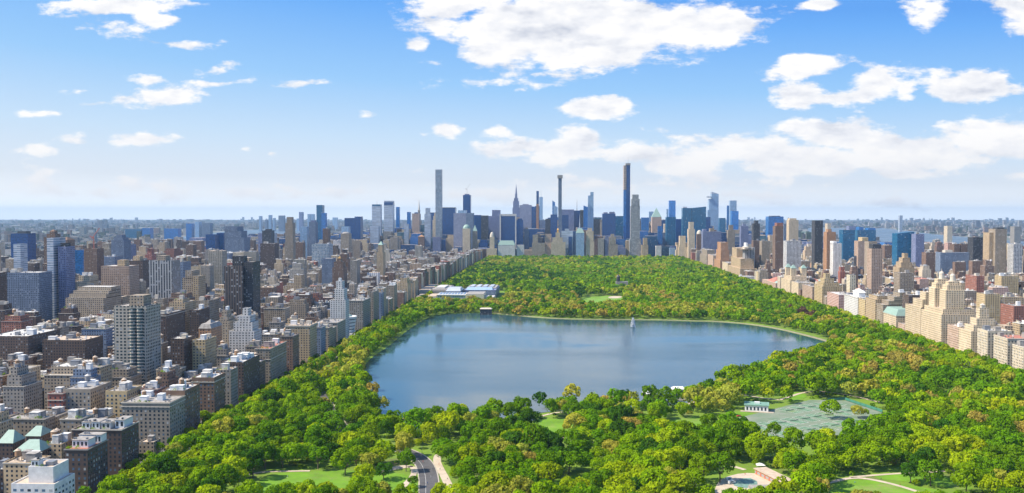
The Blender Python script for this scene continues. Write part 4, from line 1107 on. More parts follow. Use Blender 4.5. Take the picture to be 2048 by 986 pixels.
hero(623, 658, 488, 2900, 50, 'palegrid', 'apartment_tower', 'wide pale blue-grey apartment slab below the teal pair', 'tower', vb=512, bulk=2)
hero(664, 686, 520, 2100, 40, 'brick', AP, 'stocky brown tower with stepped terracotta-orange crown', 'tower', vb=570, bulk=0, tiers=[(0,1,0,1,535),(.1,.9,.1,.9,524),(.3,.7,.3,.7,518)], cap=[('cupola', 5, 'gold')], sn='the brown tower with orange crown')
hero(643, 664, 517, 2300, 40, 'bluegrey', AP, 'dark slim slab left of the brown orange-crowned tower', 'tower', vb=570, bulk=0)
hero(700, 713, 521, 2200, 40, 'grey', AP, 'light grey plain tower with curved top corner', 'tower', vb=555, bulk=0)
hero(681, 698, 467, 3300, 40, 'greytan', 'apartment_tower', 'beige tower with curved pale top', 'tower', vb=500, bulk=0, cap=[('dome', 6, 'stoned')])
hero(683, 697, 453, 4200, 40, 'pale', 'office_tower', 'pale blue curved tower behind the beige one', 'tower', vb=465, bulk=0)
hero(689, 721, 436, 4500, 60, 'navy', 'office_tower', 'massive navy slab with thin pale line across its middle', 'office tower', vb=480, bulk=0, cap=[('block', 7, 'navy', (.62,1,.1,.9))], sn='the massive navy slab')
hero(753, 766, 500, 2400, 34, 'tan', AP, 'tan stepped tower with small green pointed lantern', 'tower', vb=545, bulk=0, tiers=[(0,1,0,1,505),(.15,.85,.15,.85,490)], cap=[('pyr', 10, 'copper')], sn='the tan tower with green lantern')

# ---- midtown skyline
SK, SKC = 'skyscraper', 'skyscraper'
def sky_(pl, pr, top, Y, mat, label, vb=488, dep=None, **kw):
    kw.setdefault('bulk', 0); kw.setdefault('lod', 2)
    nm = kw.pop('name', SK)
    return hero(pl, pr, top, Y, dep or (XY(pr, Y)-XY(pl, Y))*1.0, mat, nm, label, SKC, vb=vb, **kw)
sky_(744, 761, 412, 4700, 'silver', 'silver white tower with greenish cap and thin mast', cap=[('block', 8, 'teal', (0,1,0,1)), ('spire', 34, 'stoned', .8)], vb=455)
sky_(740, 757, 452, 4500, 'silver', 'lower pale banded slab in front of the silver masted tower')
sky_(768, 786, 410, 4650, 'silver', 'tall pale tower whose top has a dark blue band under a white cap', cap=[('block', 14, 'navy', (0,1,0,1)), ('block', 21, 'silver', (.02,.98,.02,.98))], vb=462, sn='the pale tower with dark top band')
sky_(792, 799, 414, 5200, 'blue', 'thin blue slab just right of the pale band-topped tower', vb=455)
sky_(814, 821, 424, 5300, 'blue', 'slim blue tower between the pale band-topped and the spired one', vb=450)
sky_(833, 842, 436, 5500, 'greytan', 'art deco tower with shining terraced crown and needle spire', tiers=[(0,1,0,1,440),(.15,.85,.15,.85,428),(.28,.72,.28,.72,420)], cap=[('spire', 62, 'stone', 5.5)], vb=440, sn='the spired art deco tower')
sky_(824, 839, 427, 5100, 'pinkish', 'brownish pink slab with dark central strip before the spired tower', cap=[('block', 6, 'navy', (.3,.8,.1,.9))], vb=465)
sky_(849, 861, 420, 4250, 'silver', 'pale grey slender tower with stepped open crown', tiers=[(0,1,0,1,428),(.15,.85,.1,.9,416)], vb=495, sn='the pale slender tower with open crown')
sky_(860, 870, 425, 4900, 'navy', 'dark blue slab between the pale slender and the square pencil tower', vb=460)
sky_(865, 874, 440, 4450, 'cream', 'cream tower narrowing in steps to a lantern', tiers=[(0,1,0,1,440),(.15,.85,.15,.85,432),(.32,.68,.32,.68,426)], vb=475)
sky_(871, 883.5, 339, 4300, 'palegrid', 'very tall square pencil tower with a grid of large windows, left of centre', vb=478, sn='the square pencil tower')
sky_(808, 817, 448, 4400, 'silver', 'light grey narrow tower with tapered white top', vb=490)
sky_(780, 795, 475, 4150, 'greytan', 'low grey-tan slab at the foot of the pale band-topped tower', vb=500)
sky_(836, 848, 473, 4100, 'brick', 'brown tower with salmon pyramid roof', cap=[('pyr', 7, 'orange')], vb=492)
sky_(865, 881, 474, 4080, 'violet', 'violet-grey slab in front of the square pencil tower', vb=505)
sky_(881, 891, 479, 4120, 'navy', 'dark slab right of the violet-grey one', vb=505)
sky_(883, 910, 416, 4900, 'navy', 'broad navy tower with faint sign band, right of the pencil tower', cap=[('block', 3, 'dark', (0,1,0,1))], vb=470, sn='the broad navy tower')
sky_(926, 941, 390, 5000, 'navy', 'dark blue unfinished tower with pale centre line and crane', cap=[('crane', 60, 'stoned'), ('block', 6, 'violet', (.2,.8,.2,.8))], vb=418, sn='the dark blue unfinished tower')
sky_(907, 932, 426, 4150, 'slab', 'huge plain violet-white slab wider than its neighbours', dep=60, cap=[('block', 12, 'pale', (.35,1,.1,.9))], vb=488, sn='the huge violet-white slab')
sky_(932, 946, 426, 4150, 'bluegrey', 'blue-grey right side of the huge violet-white slab, its shade put into the colour', dep=60, vb=488)  # right side of the same slab, its shade put into a darker wall colour
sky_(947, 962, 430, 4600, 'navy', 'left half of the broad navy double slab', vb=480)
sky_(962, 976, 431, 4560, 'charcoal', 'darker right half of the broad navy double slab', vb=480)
sky_(925, 940, 457, 4060, 'cream', 'cream hotel tower with pale green domed roof', cap=[('dome', 18, 'copper')], vb=498, sn='the cream tower with green dome')
sky_(945, 954, 462, 4075, 'greytan', 'slim hotel tower with pointed green spire roof', cap=[('pyr', 26, 'copper')], vb=500)
sky_(977, 1000, 432, 4700, 'violet', 'light violet tower with pinkish stepped top', tiers=[(0,1,0,1,432),(.3,1,.1,.9,420)], vb=480)
sky_(1000, 1032, 432, 4200, 'navy', 'black-blue glass tower in a bright white frame above the hotel', dep=45, vb=480, cap=[('block', 9, 'roofw', (0,1,0,1))], bands=None, sn='the white-framed glass tower')
x0_, x1_, zt_ = XY(1000, 4197), XY(1032, 4197), ZY(1016, 428, 4197)
for a_, b_ in ((x0_-1.5, x0_+4), (x1_-4, x1_+1.5)):
    fo_ = MB().box(a_-(x0_+x1_)/2, b_-(x0_+x1_)/2, -24.5, -22.6, 0, zt_).build('frame', M['roofw'], [o for o in COL.objects if o.get('label', '').startswith('black-blue glass tower')][0])
sky_(973, 993, 497, 4045, 'cream', 'cream hotel with round domed lantern tower', tiers=[(0,1,0,1,497),(.3,.75,.2,.8,474)], cap=[('dome', 22, 'stone')], vb=508)
sky_(996, 1030, 490, 4050, 'white', 'white château-like hotel with green mansard roof at the park corner', dep=50, cap=[('mansard', 18, 'copper'), ], vb=509, name='hotel', sn='the white hotel with green mansard')
sky_(1033, 1046, 440, 4400, 'navy', 'rounded navy slab right of the white-framed tower', vb=495, cap=[('block', 7, 'navy', (.15,.85,0,1))])
sky_(1025, 1039, 405, 6300, 'violet', 'famous stepped stone tower with tall tapering mast and antenna', tiers=[(0,1,0,1,415),(.08,.92,.1,.9,402),(.2,.8,.2,.8,396),(.34,.66,.34,.66,388)], cap=[('spire', 68, 'violet', 7)], vb=425, sn='the stepped stone tower with mast')
sky_(1039, 1063, 410, 5100, 'slab', 'broad flat-topped violet-grey slab beside the masted stone tower', cap=[('block', 5, 'slab', (.25,.75,.1,.9))], vb=465, sn='the broad violet-grey slab')
sky_(1062, 1071, 413, 5150, 'blue', 'blue side tower right of the broad violet-grey slab', vb=465)
sky_(1070, 1079, 405, 4900, 'navy', 'slim navy tower with orange hoist strip and narrow black top', tiers=[(0,1,0,1,412),(.3,.85,.1,.9,382)], vb=458)
building('hoist_tower', 'orange construction hoist climbing the slim navy tower', 'hoist', XY(1072.5,4890), XY(1077.5,4890), 4885, 4893, T1(ZY(1075,408,4890)), 'orange', bulk=0, lod=2, vb=450)
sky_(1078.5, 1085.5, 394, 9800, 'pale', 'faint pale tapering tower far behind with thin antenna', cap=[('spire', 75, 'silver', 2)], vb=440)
sky_(1104.6, 1110, 405, 5300, 'blue', 'blue glass tower with slanted crystal top left of the tan pencil tower', cap=[('slantl', 12, 'blue')], vb=432)
sky_(1107, 1115, 414, 5280, 'pale', 'pale crystal half beside the slanted blue glass tower', cap=[('slantl', 10, 'pale')], vb=432)
sky_(1116.5, 1123.5, 356, 4230, 'bluegrey', 'very slender dark pencil tower with tan boxed top, centre of skyline', tiers=[(-.12,1.12,0,1,452),(0,1,0,1,356)], cap=[('block', 13, 'stoned', (-.25,1.25,-.2,1.2))], vb=470, sn='the slender tan-topped pencil tower')
sky_(1123, 1148, 419, 5000, 'violet', 'wide violet-grey tower right of the slender pencil tower', vb=462)
sky_(1124, 1137, 430, 4700, 'navy', 'navy slab before the wide violet-grey tower', vb=462)
sky_(1148, 1160, 421, 5050, 'navy', 'navy tower carrying a tall broadcast antenna', cap=[('spire', 62, 'stoned', 1.8)], vb=455)
sky_(1160, 1168, 420, 4800, 'charcoal', 'near-black tower right of the antenna tower', vb=455)
sky_(1167, 1178, 415, 4750, 'blue', 'blue glass tower with slanted cut roof', cap=[('slantl', 10, 'blue')], vb=455)
sky_(1176, 1187, 389, 4260, 'pale', 'tall pale blue glass tower with stepped right shoulder higher', tiers=[(0,1,0,1,391),(.42,1,0,1,384)], vb=455, sn='the pale blue stepped glass tower')
sky_(1101, 1115, 429, 4600, 'navy', 'navy box left of the slender pencil tower', vb=475)
sky_(1152, 1168.5, 466, 4060, 'pale', 'pale hotel tower with curved green-white crown', dep=40, cap=[('mansard', 20, 'copper')], vb=505)
sky_(1158, 1161, 458, 4300, 'silver', 'thin white church-like spire above the curved crown', cap=[('spire', 70, 'silver', 3)], vb=460)
sky_(1173, 1187, 470, 4065, 'cream', 'beige stepped hotel tower right of the curved green-white crown', dep=40, tiers=[(-.1,1.1,0,1,482),(0,1,0,1,462),(.2,.8,.2,.8,456)], vb=506)
sky_(1123, 1146, 462, 4100, 'silver', 'pale grey-blue slab with dark window core', dep=40, cap=[('block', 9, 'silver', (.3,.65,.1,.9))], vb=504)
sky_(1137, 1144, 473, 4085, 'navy', 'small navy slab before the pale grey-blue one', vb=504)
sky_(1102, 1131, 476, 4055, 'cream', 'cream stepped apartment tower with gilded lantern roof', dep=40, tiers=[(0,1,0,1,484),(.1,.8,.1,.9,475),(.32,.62,.2,.8,465)], cap=[('cupola', 20, 'gold')], vb=508, sn='the cream tower with gilded lantern')
sky_(1090, 1103, 468, 4070, 'pinkish', 'pinkish cream narrow tower left of the gilded one', vb=506)
sky_(1064, 1090, 470, 4060, 'greytan', 'wide grey-tan park-front block with uneven top', dep=40, tiers=[(0,1,0,1,486),(.05,.45,.1,.9,470),(.6,.95,.1,.9,468)], vb=508)
sky_(1034, 1048, 490, 4060, 'white', 'low white club building at the park front', vb=509)
sky_(1048, 1058, 458, 4250, 'bluegrey', 'blue-grey tower with small tan cap', cap=[('block', 6, 'tan', (.3,.8,.2,.8))], vb=500)
sky_(1056, 1074, 458, 4350, 'navy', 'wide navy glass box with thin bright roof line', cap=[('block', 2, 'silver', (0,1,0,1))], vb=468)
sky_(1187, 1200, 438, 4800, 'charcoal', 'dark tower with rounded top edge', vb=470)
sky_(1205, 1231, 427, 4500, 'navy', 'big navy tower with pale ragged crown', cap=[('block', 6, 'violet', (.1,.4,.2,.8)), ('block', 8, 'violet', (.55,.95,.2,.8))], vb=472, sn='the navy tower with ragged crown')
sky_(1218, 1247, 432, 4650, 'teal', 'dark teal glass slab pair left of the tallest tower', vb=472)
sky_(1196, 1208, 477, 4065, 'grey', 'grey park-front tower with flat top', dep=40, vb=508)
sky_(1210, 1218, 474, 4070, 'violet', 'narrow violet park-front tower', vb=508)
sky_(1219, 1232, 488, 4060, 'greytan', 'grey stone tower with small arched crown', tiers=[(-.1,1.3,0,1,489),(0,1,0,1,474),(.25,.75,.25,.75,468)], dep=40, vb=508)
# tallest tower: lower glass, concrete frame at upper left
def tallest():
    Y = 4290
    x0, xm, x1 = XY(1247, Y), XY(1252.5, Y), XY(1260, Y)
    r = building(SK, 'tallest tower, bright blue glass below, raw tan concrete above, crane on top', SKC, x0, x1, Y, Y+35, [(.42,1,0,1,ZY(1255,330,Y))], 'navy', bulk=0, lod=2, vb=478, cap=[('block', 8, 'stoned', (-.2,1.05,-.1,1.1)), ('spire', 36, 'stoned', .7)], sn='the tallest blue tower')
    W = x1-x0; xa, xb = -W/2, -W/2+W*.42
    MB().box(xa, xb-.1, -17.5, 15, 0, ZY(1250, 380, Y)+1).build('glass_wing', M['blue'], r)
    mb = MB().box(xa+.6, xb-.1, -16.5, 14, ZY(1250, 380, Y)+1, ZY(1250, 331, Y)+1); mb.build('concrete_core', M['orange' if False else 'pinkish'], r)
    s = MB()
    z = ZY(1250, 380, Y)+6
    while z < ZY(1250, 330, Y): s.box(xa-.6, xb-.2, -18.5, 15.5, z, z+1.4, True); z += 8
    s.build('open_floors', M['stone'], r)
tallest()
sky_(1263, 1279, 392, 4090, 'fins', 'tall cream-grey limestone tower right of the tallest tower', dep=36, tiers=[(-.22,1.2,0,1,478),(-.1,1.05,0,1,412),(0,1,0,1,398),(.12,.88,.1,.9,389)], vb=500, sn='the tall limestone tower')
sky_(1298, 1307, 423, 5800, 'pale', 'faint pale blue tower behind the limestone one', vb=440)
sky_(1283, 1298, 435, 5000, 'blue', 'blue slab immediately right of the limestone tower', vb=462)
sky_(1304, 1323, 434, 4900, 'pinkish', 'pinkish tower with conical green copper roof and white tip', cap=[('pyr', 48, 'copper')], vb=465, sn='the pink tower with green cone')
sky_(1333, 1337, 418, 5600, 'pale', 'very thin pale tower left of the plain blue one', vb=440)
sky_(1338, 1351, 401, 5100, 'bright', 'plain rectangular bright blue tower standing clear of its neighbours', vb=440, sn='the plain bright blue tower')
sky_(1333, 1352, 434, 4500, 'teal', 'dark teal tower below the plain bright blue one', vb=492)
sky_(1352, 1364, 438, 4480, 'navy', 'navy tower touching the teal one', vb=485)
sky_(1365, 1383, 416, 4150, 'teal', 'left glass half of the twin-towered teal building', vb=478, cap=[('block', 6, 'silver', (.1,.5,.2,.8))], sn='the twin-towered teal building')
sky_(1384, 1412, 416, 4150, 'teal', 'right glass half of the twin-towered teal building, with corner fin', vb=478, cap=[('slant', 6, 'teal')])
sky_(1407, 1421, 434, 4600, 'navy', 'low navy slab right of the twin-towered teal building', vb=465)
sky_(1290, 1315, 472, 4120, 'teal', 'dark glass block with bright flat white roof at the park corner', roof='roofw', vb=498)
sky_(1287, 1295, 488, 4070, 'tan', 'tan stepped block at the limestone tower foot', dep=30, tiers=[(-.4,1.2,0,1,490),(0,1,0,1,476)], vb=507)
sky_(1312, 1323, 492, 4060, 'white', 'small white block with blue windows at the park edge', dep=30, vb=508)
sky_(1316, 1325, 452, 4400, 'blue', 'blue slab before the pinkish cone-roofed tower', vb=490)
sky_(1340, 1351, 496, 4080, 'pale', 'low pale blue block at the south-west park corner', dep=30, vb=508)
sky_(1418, 1437, 392, 5600, 'pale', 'tall pale blue faceted tower with white slanted peak and jutting deck', tiers=[(-.15,1,0,1,420),(0,1,0,1,398),(.25,1,0,1,388)], cap=[('slantl', 14, 'silver')], vb=452, sn='the faceted tower with jutting deck')
building('viewing_deck', 'small triangular deck sticking out left from the faceted pale tower', 'deck', XY(1413,5600), XY(1422,5600), 5590, 5620, T1(ZY(1418,393,5600)+0), 'silver', bulk=0, lod=2, zb=ZY(1418,395,5600), vb=400)
sky_(1454, 1459, 411, 5500, 'blue', 'thin left blue tower of a clustered trio', vb=450)
sky_(1460, 1473, 401, 5450, 'pale', 'middle and highest pale blue tower of a clustered trio', vb=450, sn='the clustered blue trio')
sky_(1463, 1477, 422, 5400, 'bright', 'saturated blue front tower of a clustered trio', vb=455)
sky_(1439, 1451, 436, 5200, 'teal', 'short teal tower between the faceted one and the trio', vb=465)
sky_(1482, 1497, 452, 3900, 'violet', 'violet-grey apartment tower with raised middle', cap=[('block', 8, 'violet', (.3,.7,.2,.8))], vb=490, name='apartment_tower')
sky_(1456, 1470, 460, 3700, 'greytan', 'tan-grey stepped apartment tower right of the trio foot', tiers=[(0,1,0,1,460),(.2,.8,.2,.8,450)], vb=490, name='apartment_tower')
sky_(1394, 1405, 468, 3800, 'brick', 'brown tower with rounded pale top', cap=[('dome', 16, 'stone')], vb=498, name='apartment_tower')
sky_(1406, 1443, 463, 3700, 'violet', 'wide violet-brown apartment slab with three raised roof blocks', dep=40, cap=[('block', 9, 'violet', (.02,.2,.1,.9)), ('block', 12, 'greytan', (.4,.62,.1,.9))], vb=485, name='apartment_tower')
sky_(1377, 1390, 452, 3980, 'cream', 'cream stone tower tapering at the top near the park corner', dep=34, tiers=[(0,1,0,1,458),(.15,.85,.15,.85,444)], vb=492, sn='the tapering cream tower')
sky_(1358, 1380, 493, 4000, 'cream', 'cream hotel with tall slab and lower stepped wing at park corner', dep=36, tiers=[(0,1,0,1,494),(.08,.62,.1,.9,472)], vb=505)
sky_(1352, 1359, 496, 4010, 'cream', 'slim cream corner block left of the stepped hotel', dep=25, tiers=[(0,1,0,1,500),(.3,1,.2,.8,490)], vb=508)
# ---- west side towers behind the park row
AT = 'apartment_tower'
hero(1490, 1510, 495, 2900, 34, 'fins', AT, 'white tower with dark vertical stripes near the museum', 'tower', vb=535, bulk=0, cap=[('block', 14, 'whitep', (.1,.3,.1,.9))], sn='the white striped tower')
hero(1507, 1520, 450, 3400, 34, 'charcoal', AT, 'dark grey tower with sunlit edge and little stepped cap', 'tower', vb=500, bulk=0, tiers=[(0,1,0,1,447),(.3,.8,.2,.8,441)], sn='the dark tower with sunlit edge')
hero(1507, 1520, 481, 3000, 30, 'brick', AT, 'brown tower in front of the dark grey sunlit-edged one', 'tower', vb=525, bulk=1)
hero(1524, 1540, 482, 2900, 34, 'greytan', AT, 'grey-tan tower between the brown and the red-topped ones', 'tower', vb=518, bulk=1)
hero(1537, 1567, 433, 4300, 60, 'blue', 'office_tower', 'wide blue glass tower showing above the red-topped tower', 'office tower', vb=460, bulk=0, cap=[('block', 3, 'dark', (.2,.8,.1,.9))])
hero(1551, 1567, 452, 2700, 34, 'brick', AT, 'brown tower with red-brown bulkhead top', 'tower', vb=512, bulk=0, cap=[('block', 9, 'red', (.2,1,.1,.9))], sn='the brown red-topped tower')
hero(1568, 1579, 448, 3600, 34, 'bluegrey', AT, 'blue-grey tower left of the cream flat-topped one', 'tower', vb=480, bulk=0)
hero(1578, 1597, 440, 3300, 36, 'cream', AT, 'cream flat-topped tower with small cornice', 'tower', vb=480, bulk=0, cap=[('block', 6, 'cream', (.1,.8,.1,.9))], sn='the cream flat-topped tower')
hero(1574, 1603, 482, 2800, 44, 'whitegrid', AT, 'wide pale gridded slab in front of the cream flat-topped tower', 'tower', vb=515, bulk=2)
hero(1630, 1646, 441, 2900, 36, 'charcoal', AT, 'charcoal slab tower standing alone', 'tower', vb=500, bulk=0, sn='the lone charcoal tower')
hero(1654, 1672, 464, 2700, 34, 'orange', AT, 'brown-orange tower with shaded right side and small cap', 'tower', vb=510, bulk=0, cap=[('block', 8, 'orange', (.2,.6,.2,.8))])
hero(1667, 1684, 487, 2600, 30, 'white', AT, 'bright white block with notched top', 'tower', vb=515, bulk=0, cap=[('block', 6, 'whitep', (0,.4,0,1))])
hero(1686, 1710, 460, 3400, 44, 'teal', 'office_tower', 'teal-blue glass tower with dark cap west of the park', 'office tower', vb=500, bulk=1)
hero(1715, 1752, 460, 3900, 50, 'teal', 'office_tower', 'wide blue glass building with uneven notched top', 'office tower', vb=482, bulk=0, cap=[('block', 12, 'blue', (.1,.35,.1,.9)), ('block', 8, 'blue', (.6,1,.1,.9))])
hero(1717, 1737, 482, 2700, 36, 'pinkish', AT, 'unfinished pink-grey tower with yellow netted top floors', 'tower', vb=515, bulk=0, cap=[('block', 10, 'yellow', (.4,1,0,1))])
hero(1738, 1755, 483, 2500, 34, 'greytan', AT, 'grey slab right of the unfinished pink-grey tower', 'tower', vb=512, bulk=0)
hero(1744, 1766, 497, 2050, 30, 'pinkish', AT, 'tall pink-brown tower with dark cap rising from low houses', 'tower', vb=560, bulk=0, cap=[('block', 9, 'charcoal', (.15,.9,.1,.9))], sn='the tall pink-brown tower')
hero(1799, 1805, 431, 8200, 30, 'silver', AT, 'lone white tower far across the river on the right', 'tower', vb=452, bulk=0)
hero(1795, 1829, 467, 3000, 46, 'teal', 'office_tower', 'blue glass building with sloping roof line near the river', 'office tower', vb=495, bulk=0, cap=[('slant', 6, 'teal')])
hero(1832, 1849, 468, 2950, 36, 'violet', AT, 'grey tower with dark roof right of the blue sloping building', 'tower', vb=500, bulk=1)
hero(1853, 1871, 505, 2500, 30, 'brick', AT, 'brown-pink block left of the long dark slab', AC, vb=530, bulk=2)
hero(1882, 1940, 505, 2600, 34, 'bluegrey', AT, 'long dark slate slab with a domed roof structure', AC, vb=522, bulk=0, cap=[('block', 6, 'stone', (.2,.45,.2,.8))])
hero(1909, 1921, 488, 3000, 36, 'brick', AT, 'left of two rounded brown riverside towers', 'tower', vb=502, bulk=1)
hero(1923, 1938, 488, 3000, 36, 'brick', AT, 'right of two rounded brown riverside towers', 'tower', vb=502, bulk=2)
hero(1947, 1969, 475, 2700, 36, 'charcoal', AT, 'dark brown-black tower against the pale river', 'tower', vb=510, bulk=0, sn='the dark tower against the river')
hero(1979, 1991, 465, 2550, 36, 'tan', AT, 'left lower part of the tall tan-grey twin slab', 'tower', vb=520, bulk=0)
hero(1991, 2014, 458, 2540, 40, 'greytan', AT, 'right higher part of the tall tan-grey twin slab with dark cap', 'tower', vb=520, bulk=0, cap=[('block', 4, 'dark', (.3,.9,.2,.8))], sn='the tall tan twin slab')
hero(2028, 2046, 488, 2500, 34, 'whitegrid', AT, 'pale tower at the right picture edge', 'tower', vb=520, bulk=1)
hero(1955, 1970, 552, 1850, 50, 'red', AP, 'red block with dark shaded side amid low houses', AC, vb=575, bulk=1)
hero(1972, 2003, 588, 1560, 30, 'yellow', AP, 'tan-yellow block with shaded front west of the twin-towered building', AC, vb=620, bulk=2)
hero(2000, 2050, 594, 1590, 34, 'tan', AP, 'tan and brown block with roof trees at the right edge', AC, vb=622, bulk=2, garden=5)
hero(1801, 1830, 546, 1950, 34, 'greytan', AP, 'grey blank-sided block behind the twin-towered building', AC, vb=572, bulk=2)
hero(1820, 1855, 590, 1560, 30, 'dkbrick', AP, 'dark block with white windows left of the twin towers', AC, vb=605, bulk=2)
hero(1800, 1830, 535, 2350, 44, 'tan', 'school_building', 'tan stepped pyramid-like block', AC, vb=545, bulk=0, tiers=[(0,1,0,1,535),(.15,.9,.1,.9,525),(.3,.8,.2,.8,516),(.45,.7,.3,.7,507)], roof='rooft')
hero(2005, 2040, 552, 1950, 30, 'yellow', AP, 'wide grey-yellow block under the tall tan twin slab', AC, vb=572, bulk=2)
hero(2030, 2060, 612, 1400, 40, 'red', 'row_house', 'low red brick building with flat roof at the right edge', 'house', vb=640, bulk=1)

# ---- park west row, nearest first
west(2029, 2052, 688, 'cream', 'cream block with tidy window rows, rightmost of the park row', wid=34, win=('lf',3.6,3.3,36), cornice=('stone',[.3]), bulk=2, sn='the rightmost cream park block')
west(1991, 2019, 669, 'cream', 'cream block with reddish roof terrace, second from right in the park row', wid=42, roof='roofr', win=('lf',3.6,3.3,40), cornice=('stone',[.3]), bulk=3, tank=1)
west(1958, 1979, 656, 'cream', 'cream block with plain brown side and white roof, third from right in park row', wid=30, roof='roofw', win=('lf',3.8,3.3,42), bulk=2)
west(1920.5, 1946, 655, 'cream', 'cream block stepping up to a central square tower', wid=44, tiers=[(0,1,0,1,655),(.12,.9,.15,.85,645),(.25,.8,.25,.75,632),(.38,.65,.35,.65,612)], bulk=0, cap=[('cupola', 6, 'stone')], sn='the cream stepped block with square tower')
west(1898, 1920, 648, 'pinkish', 'pinkish-tan flat block between the twin towers and the stepped block', wid=34, bulk=2, roof='rooft')
def twin():
    X_ = XW; y0, y1 = YX(1886, X_), YX(1845, X_)
    za = ZY(1845, 618, y1)
    r = building('apartment_building', 'large cream building with two tall lantern-topped towers facing the park', AC, X_, X_+52, y0, y1, [(0,1,0,1,za),(.06,.9,.04,.96,za+7)], 'cream', bulk=0, roof='rooft', garden=4, sn='the twin-towered cream building')
    D = y1-y0; zz = za+8
    for k, (fy, ztop) in enumerate(((.24, 96), (.76, 97))):
        yc = -D/2 + D*fy; xc = -4
        w = MB(); w.box(xc-14, xc+13, yc-11, yc+11, zz-1, 84); w.box(xc-11, xc+10, yc-8.5, yc+8.5, 84, 91); w.box(xc-8, xc+7, yc-6, yc+6, 91, ztop)
        t = w.build('tower', M['cream'], r)
        c = MB().tube(xc, yc, ztop, ztop+7, 4.2, 3.6, 10); c.dome(xc, yc, ztop+7, 3.8, 4); c.tube(xc, yc, ztop+11, ztop+16, .6, .1, 6)
        c.build('lantern', M['stone'], t)
    for dx in (0,):
        pass
twin()
west(1813, 1844, 607, 'cream', 'cream block rising in shallow steps left of the twin towers', wid=40, tiers=[(0,1,0,1,607),(.05,.9,.0,.6,592),(.2,.7,.05,.4,578)], bulk=1, roof='rooft')
west(1799, 1812, 645, 'pinkish', 'small low pink block tucked beside trees', wid=22, bulk=1, garden=2)
west(1769, 1795, 624, 'cream', 'cream block with pale green mansard roof', wid=46, bulk=0, cap=[('mansard', 10, 'copper')], roof='rooft', cornice=('stone',[.2]), sn='the cream block with green mansard')
west(1755, 1768, 606, 'greytan', 'grey-tan block whose roof climbs in slanted terraces', wid=46, tiers=[(0,1,0,1,606),(.2,1,0,1,598),(.4,1,0,1,590),(.6,1,0,1,582)], bulk=1)
west(1733, 1753, 592, 'tan', 'tan flat-faced block with small setbacks at the top', wid=40, tiers=[(0,1,0,1,594),(.1,.95,.05,.9,587)], bulk=2, tank=1)
west(1719, 1732, 596, 'yellow', 'lower yellow-tan block right of the white one', wid=34, bulk=2)
west(1690, 1717.5, 588, 'white', 'bright white block with a white pavilion on its roof', wid=30, bulk=1, roof='roofw', cap=[('cupola', 14, 'whitep')], cornice=('stone',[.2]), sn='the bright white park block')
west(1656, 1679, 583, 'pinkband', 'pink block with white balcony bands', wid=34, bulk=2, roof='roofw', sn='the pink banded block')
west(1630, 1646, 566, 'yellow', 'golden-tan block with stepped central turret', wid=40, tiers=[(0,1,0,1,568),(.1,.9,.1,.9,562),(.2,.7,.25,.75,554),(.3,.55,.35,.65,545)], bulk=0, sn='the golden block with turret')
west(1606, 1626, 568, 'pinkish', 'pink and cream flat block left of the golden turreted one', wid=36, bulk=2, garden=2)
west(1584, 1598, 562, 'cream', 'cream block with grey shaded side right of the twin turrets', wid=36, bulk=2)
def turrets():
    X_ = XW; y0, y1 = YX(1582, X_), YX(1563, X_); za = ZY(1563, 555, y1)
    r = building('apartment_building', 'cream stone block with two small green-capped turrets', AC, X_, X_+44, y0, y1, [(0,1,0,1,za),(.1,.9,.1,.9,za+8)], 'cream', bulk=0, roof='rooft', sn='the twin-turreted cream block')
    D = y1-y0
    for fx, fy in ((-10, -D*.25), (-10, D*.28), (14, -D*.25)):
        t = MB().box(fx-6, fx+6, fy-6, fy+6, za+8, za+28).build('turret', M['cream'], r)
        MB().frus(fx-6.4, fx+6.4, fy-6.4, fy+6.4, za+28, fx-1, fx+1, fy-1, fy+1, za+36).build('turret_cap', M['copper'], t)
turrets()
def nat_museum():
    r = empty('natural_museum', (700, 2500, -1)); tag(r, 'low museum with pink and green hip roofs at the edge of the trees', 'museum')
    MB().box(-150, 60, -80, 80, 0, 19).build('wall', M['pinkish'], r)
    for k, (x, y, w, d_, m) in enumerate(((-120,-60,26,18,'copper'), (-60,-60,30,18,'roofr'), (-120,0,26,40,'roofr'), (-20,-60,26,18,'copper'), (30,-50,24,24,'roofg'))):
        MB().frus(x-w, x+w, y-d_, y+d_, 19, x-w*.4, x+w*.4, y-2, y+2, 30).build('hip_roof', M[m], r)
    HF.append((545, 765, 2410, 2590)); HV.append((1490, 1560, 552, 2400)); SN.append((1530, 555, 'the low museum with hip roofs'))
nat_museum()
hero(1482, 1510, 553, 2700, 40, 'white', 'museum_wing', 'long low white box at the tree edge before the museum roofs', 'museum', vb=562, bulk=1, roof='roofw')
west(1457, 1481, 520, 'tan', 'tan slab block standing with tall stepped twin shafts near the striped tower', wid=50, tiers=[(0,1,0,1,530),(.1,.9,.1,.9,512),(.2,.8,.55,.95,494),(.2,.8,.05,.45,494)], bulk=0, roof='rooft', cap=[('cupola', 9, 'stone')], sn='the tan block with stepped shafts')
west(1429, 1441, 517, 'orange', 'orange-tan block with a tall slender shaft above', wid=40, tiers=[(0,1,0,1,517),(.1,.8,.1,.9,498),(.15,.75,.2,.8,483)], bulk=0, sn='the orange block with tall shaft')
west(1445, 1456, 523, 'cream', 'cream flat block between the orange and the tan shaft blocks', wid=36, bulk=2)
west(1416, 1427, 508, 'pinkish', 'rose block left of the orange one', wid=34, bulk=2)
west(1400, 1414, 502, 'greytan', 'pale grey stepped block towards the south end of the park row', wid=36, bulk=2, tiers=[(0,1,0,1,507),(.1,.9,.1,.9,497)])

